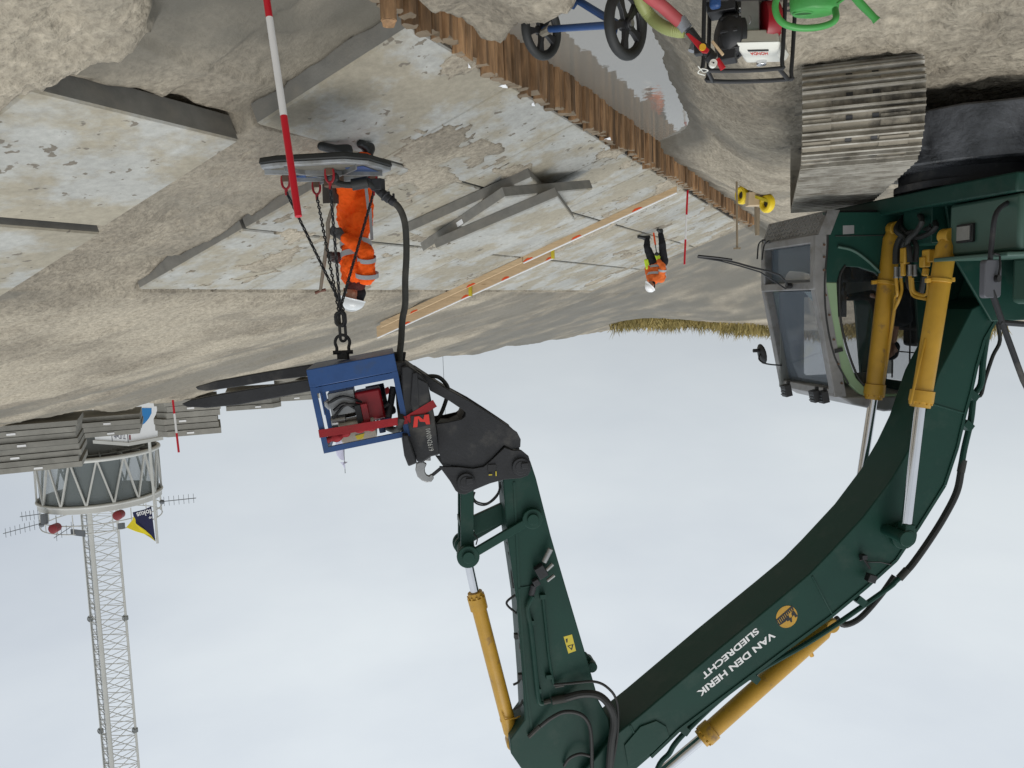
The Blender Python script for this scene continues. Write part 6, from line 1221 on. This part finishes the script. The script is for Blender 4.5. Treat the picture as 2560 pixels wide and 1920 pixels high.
# white booth with lettering
cn=at(321,1106,42.); L0=at(238,1104,43.2); R0=at(402,1090,43.6); L0.z=cn.z;R0.z=cn.z
bk=L0+(R0-cn)
bt=thing('container_booth','white boxy booth with blue swoosh and small lettering behind the slab stacks','booth',Matrix.Translation(V((cn.x,cn.y,4.9))))
mb=MB(); mb.prism([V((p.x,p.y,4.8)) for p in(cn,R0,bk,L0)],[V((p.x,p.y,cn.z-.0)) for p in(cn,R0,bk,L0)]); obj('wall',mb,'wall_white',bt,world=True,smooth=0)
cen=(cn+bk)/2; ex_=lambda p,k:cen+(p-cen)*k
mb=MB(); mb.prism([V((ex_(p,1.07).x,ex_(p,1.07).y,cn.z+.002)) for p in(cn,R0,bk,L0)],[V((ex_(p,1.07).x,ex_(p,1.07).y,cn.z+.18)) for p in(cn,R0,bk,L0)]); obj('roof',mb,'tower_paint',bt,world=True,smooth=0)
ln_=(L0-cn); lu=ln_.normalized(); nL=V((ln_.y,-ln_.x,0)).normalized(); 
if nL.dot(C0-cn)<0: nL=-nL
rn=(R0-cn); ru=rn.normalized(); nR=V((rn.y,-rn.x,0)).normalized()
if nR.dot(C0-cn)<0: nR=-nR
vs,fs=textpoly('TUDelft',cn+lu*.16+V((0,0,-.42))+nL*.01,lu,V((0,0,1)),.95,.26,off=.0); mb=MB(); mb.add(vs,fs); obj('lettering',mb,'flag_navy',bt,world=True,smooth=0)
mb=MB(); mb.prism([cn+ru*.06+nR*.012+V((0,0,-.05-.32)),cn+ru*.14+nR*.012+V((0,0,-.37)),cn+ru*.14+nR*.012+V((0,0,-.12)),cn+ru*.06+nR*.012+V((0,0,-.12))],[cn+ru*.06+nR*.02+V((0,0,-.05-.32)),cn+ru*.14+nR*.02+V((0,0,-.37)),cn+ru*.14+nR*.02+V((0,0,-.12)),cn+ru*.06+nR*.02+V((0,0,-.12))]); obj('red_mark',mb,'dish_red',bt,world=True,smooth=0)
def bp(px,py,o=.01): return onp(px,py,cn+nR*o,nR)
mb=MB(); mb.add([bp(*p) for p in((341,1068),(352,1064),(362,1058),(372,1046),(379,1033),(379,1020),(345,1020),(345,1040),(344,1050),(338,1060))],[list(range(10))]); mb.add([bp(*p) for p in((322,1084),(328,1078),(331,1074),(326,1078),(322,1082))],[list(range(5))]); obj('blue_swoosh',mb,'sign_blue',bt,world=True,smooth=0)
mb=MB(); lb_=lambda s_:cn+ln_*s_+nL*.012
mb.bar(lb_(.47)+V((0,0,-1.2)),lb_(.47),.03,.02); mb.bar(lb_(0.0)+V((0,0,-1.2)),lb_(0.0),.03,.03); obj('wall_seam',mb,'antenna_metal',bt,world=True,smooth=0)
# flag poles
def flagpole(px0,py0,px1,py1,d,r,lb,parts):
    b=at(px0,py0,d); t=at(px1,py1,d); t=V((t.x,t.y,t.z)); b=V((t.x,t.y,tz(t.x,t.y)-.2))
    fp=thing('flagpole',lb,'flagpole',Matrix.Translation(b)); mb=MB(); mb.cyl(b,t,r*1.3,r,10); obj('pole',mb,'tower_paint' if r>.04 else 'antenna_metal',fp,world=True)
    for m_,pts,off in parts:
        mb=MB(); P=[at(x,y,d-.15+off*math.sin(i_*1.7)) for i_,(x,y) in enumerate(pts)]; mb.add(P,[list(range(len(P)))]); o=obj('flag_cloth',mb,m_,fp,world=True,smooth=0); q=o.modifiers.new('t','SOLIDIFY'); q.thickness=.03
    return fp
z5=lambda P:[(280+a/11.85,1230+b/11.85) for a,b in P]
fp=flagpole(356,1040,394,1358,44.,.065,'tall flagpole with a navy and yellow flag before the round tower',[('flag_navy',z5([(1165,420),(980,510),(820,550),(620,600),(640,700),(700,800),(715,930),(1000,1130),(1180,1300),(1290,1450),(1230,1000)]),.02),('flag_yellow',z5([(650,700),(600,830),(420,1050),(560,1110),(700,1170),(950,1240),(1100,1330),(1290,1465),(1180,1310),(1000,1140),(720,950),(700,800)]),.02)])
p0=at(280+1150/11.85,1230+520/11.85,43.7); p1=at(280+700/11.85,1230+650/11.85,43.7); xd=(p1-p0).normalized(); yd=FWD.cross(xd).normalized(); 
if yd.z<0: yd=-yd
vs,fs=textpoly('fokus',p0-yd*.05,xd,yd,.82,.30,off=.02); mb=MB(); mb.add(vs,fs); obj('lettering',mb,'white',fp,world=True,smooth=0)
p0=at(280+1165/11.85,1230+700/11.85,43.7); vs,fs=textpoly('up',p0,xd,yd,.16,.14,off=.02); mb=MB(); mb.add(vs,fs); obj('lettering',mb,'white',fp,world=True,smooth=0)
flagpole(855,1000,863,1183,80.,.035,'thin pole with a pale lilac banner behind the blue frame',[('flag_white',[(861,1152),(862,1095),(840,1100),(838,1120),(842,1138),(850,1148)],.1),('flag_white',[(850,1156),(862,1154),(870,1155),(862,1160),(862,1173),(857,1163)],.1)])
flagpole(1106,900,1114,1050,90.,.022,'very thin pole with a tiny pale flag behind the fork frame hose',[('flag_white',[(1108,1038),(1118,1038),(1118,1052),(1108,1052)],.0)])
# ================= marram grass on the far dunes
gm=MB(); vs=[];fs=[]
for k in range(22000):
    x=RN.uniform(-8,14.5); y=RN.uniform(50,70); 
    if fbm(np.array([x]),np.array([y]),.3,3,66)[0]<.02: continue
    vs.append((x,y,0,RN.rand()))
A_=np.array(vs); zz=terrain(A_[:,0],A_[:,1],False); nb=len(A_); hh=.25+.75*A_[:,3]*(1+1.4*fbm(A_[:,0],A_[:,1],.4,2,9)); le=RN.uniform(-.45,.45,(nb,2)); wv=RN.uniform(.03,.06,nb); an_=RN.uniform(0,3.14,nb)
cx_=np.cos(an_)*wv; cy_=np.sin(an_)*wv
Vv=np.zeros((nb*5,3)); b0=np.stack([A_[:,0],A_[:,1],zz-.1],1)
Vv[0::5]=b0-np.stack([cx_,cy_,cx_*0],1); Vv[1::5]=b0+np.stack([cx_,cy_,cx_*0],1)
md=b0+np.stack([le[:,0]*.35,le[:,1]*.35,hh*.65],1); Vv[2::5]=md+np.stack([cx_,cy_,cx_*0],1)*.7; Vv[3::5]=md-np.stack([cx_,cy_,cx_*0],1)*.7; Vv[4::5]=b0+np.stack([le[:,0],le[:,1],hh],1)
me=bpy.data.meshes.new('marram_grass'); fs=[]
for k in range(nb): fs+=[(5*k,5*k+1,5*k+2,5*k+3),(5*k+3,5*k+2,5*k+4)]
me.from_pydata(Vv.tolist(),[],fs); me.materials.append(MT['grass']); o=bpy.data.objects.new('marram_grass',me); COL.objects.link(o); tag(o,'tufts of dry olive marram grass along the far dune top','grass',kind='stuff')
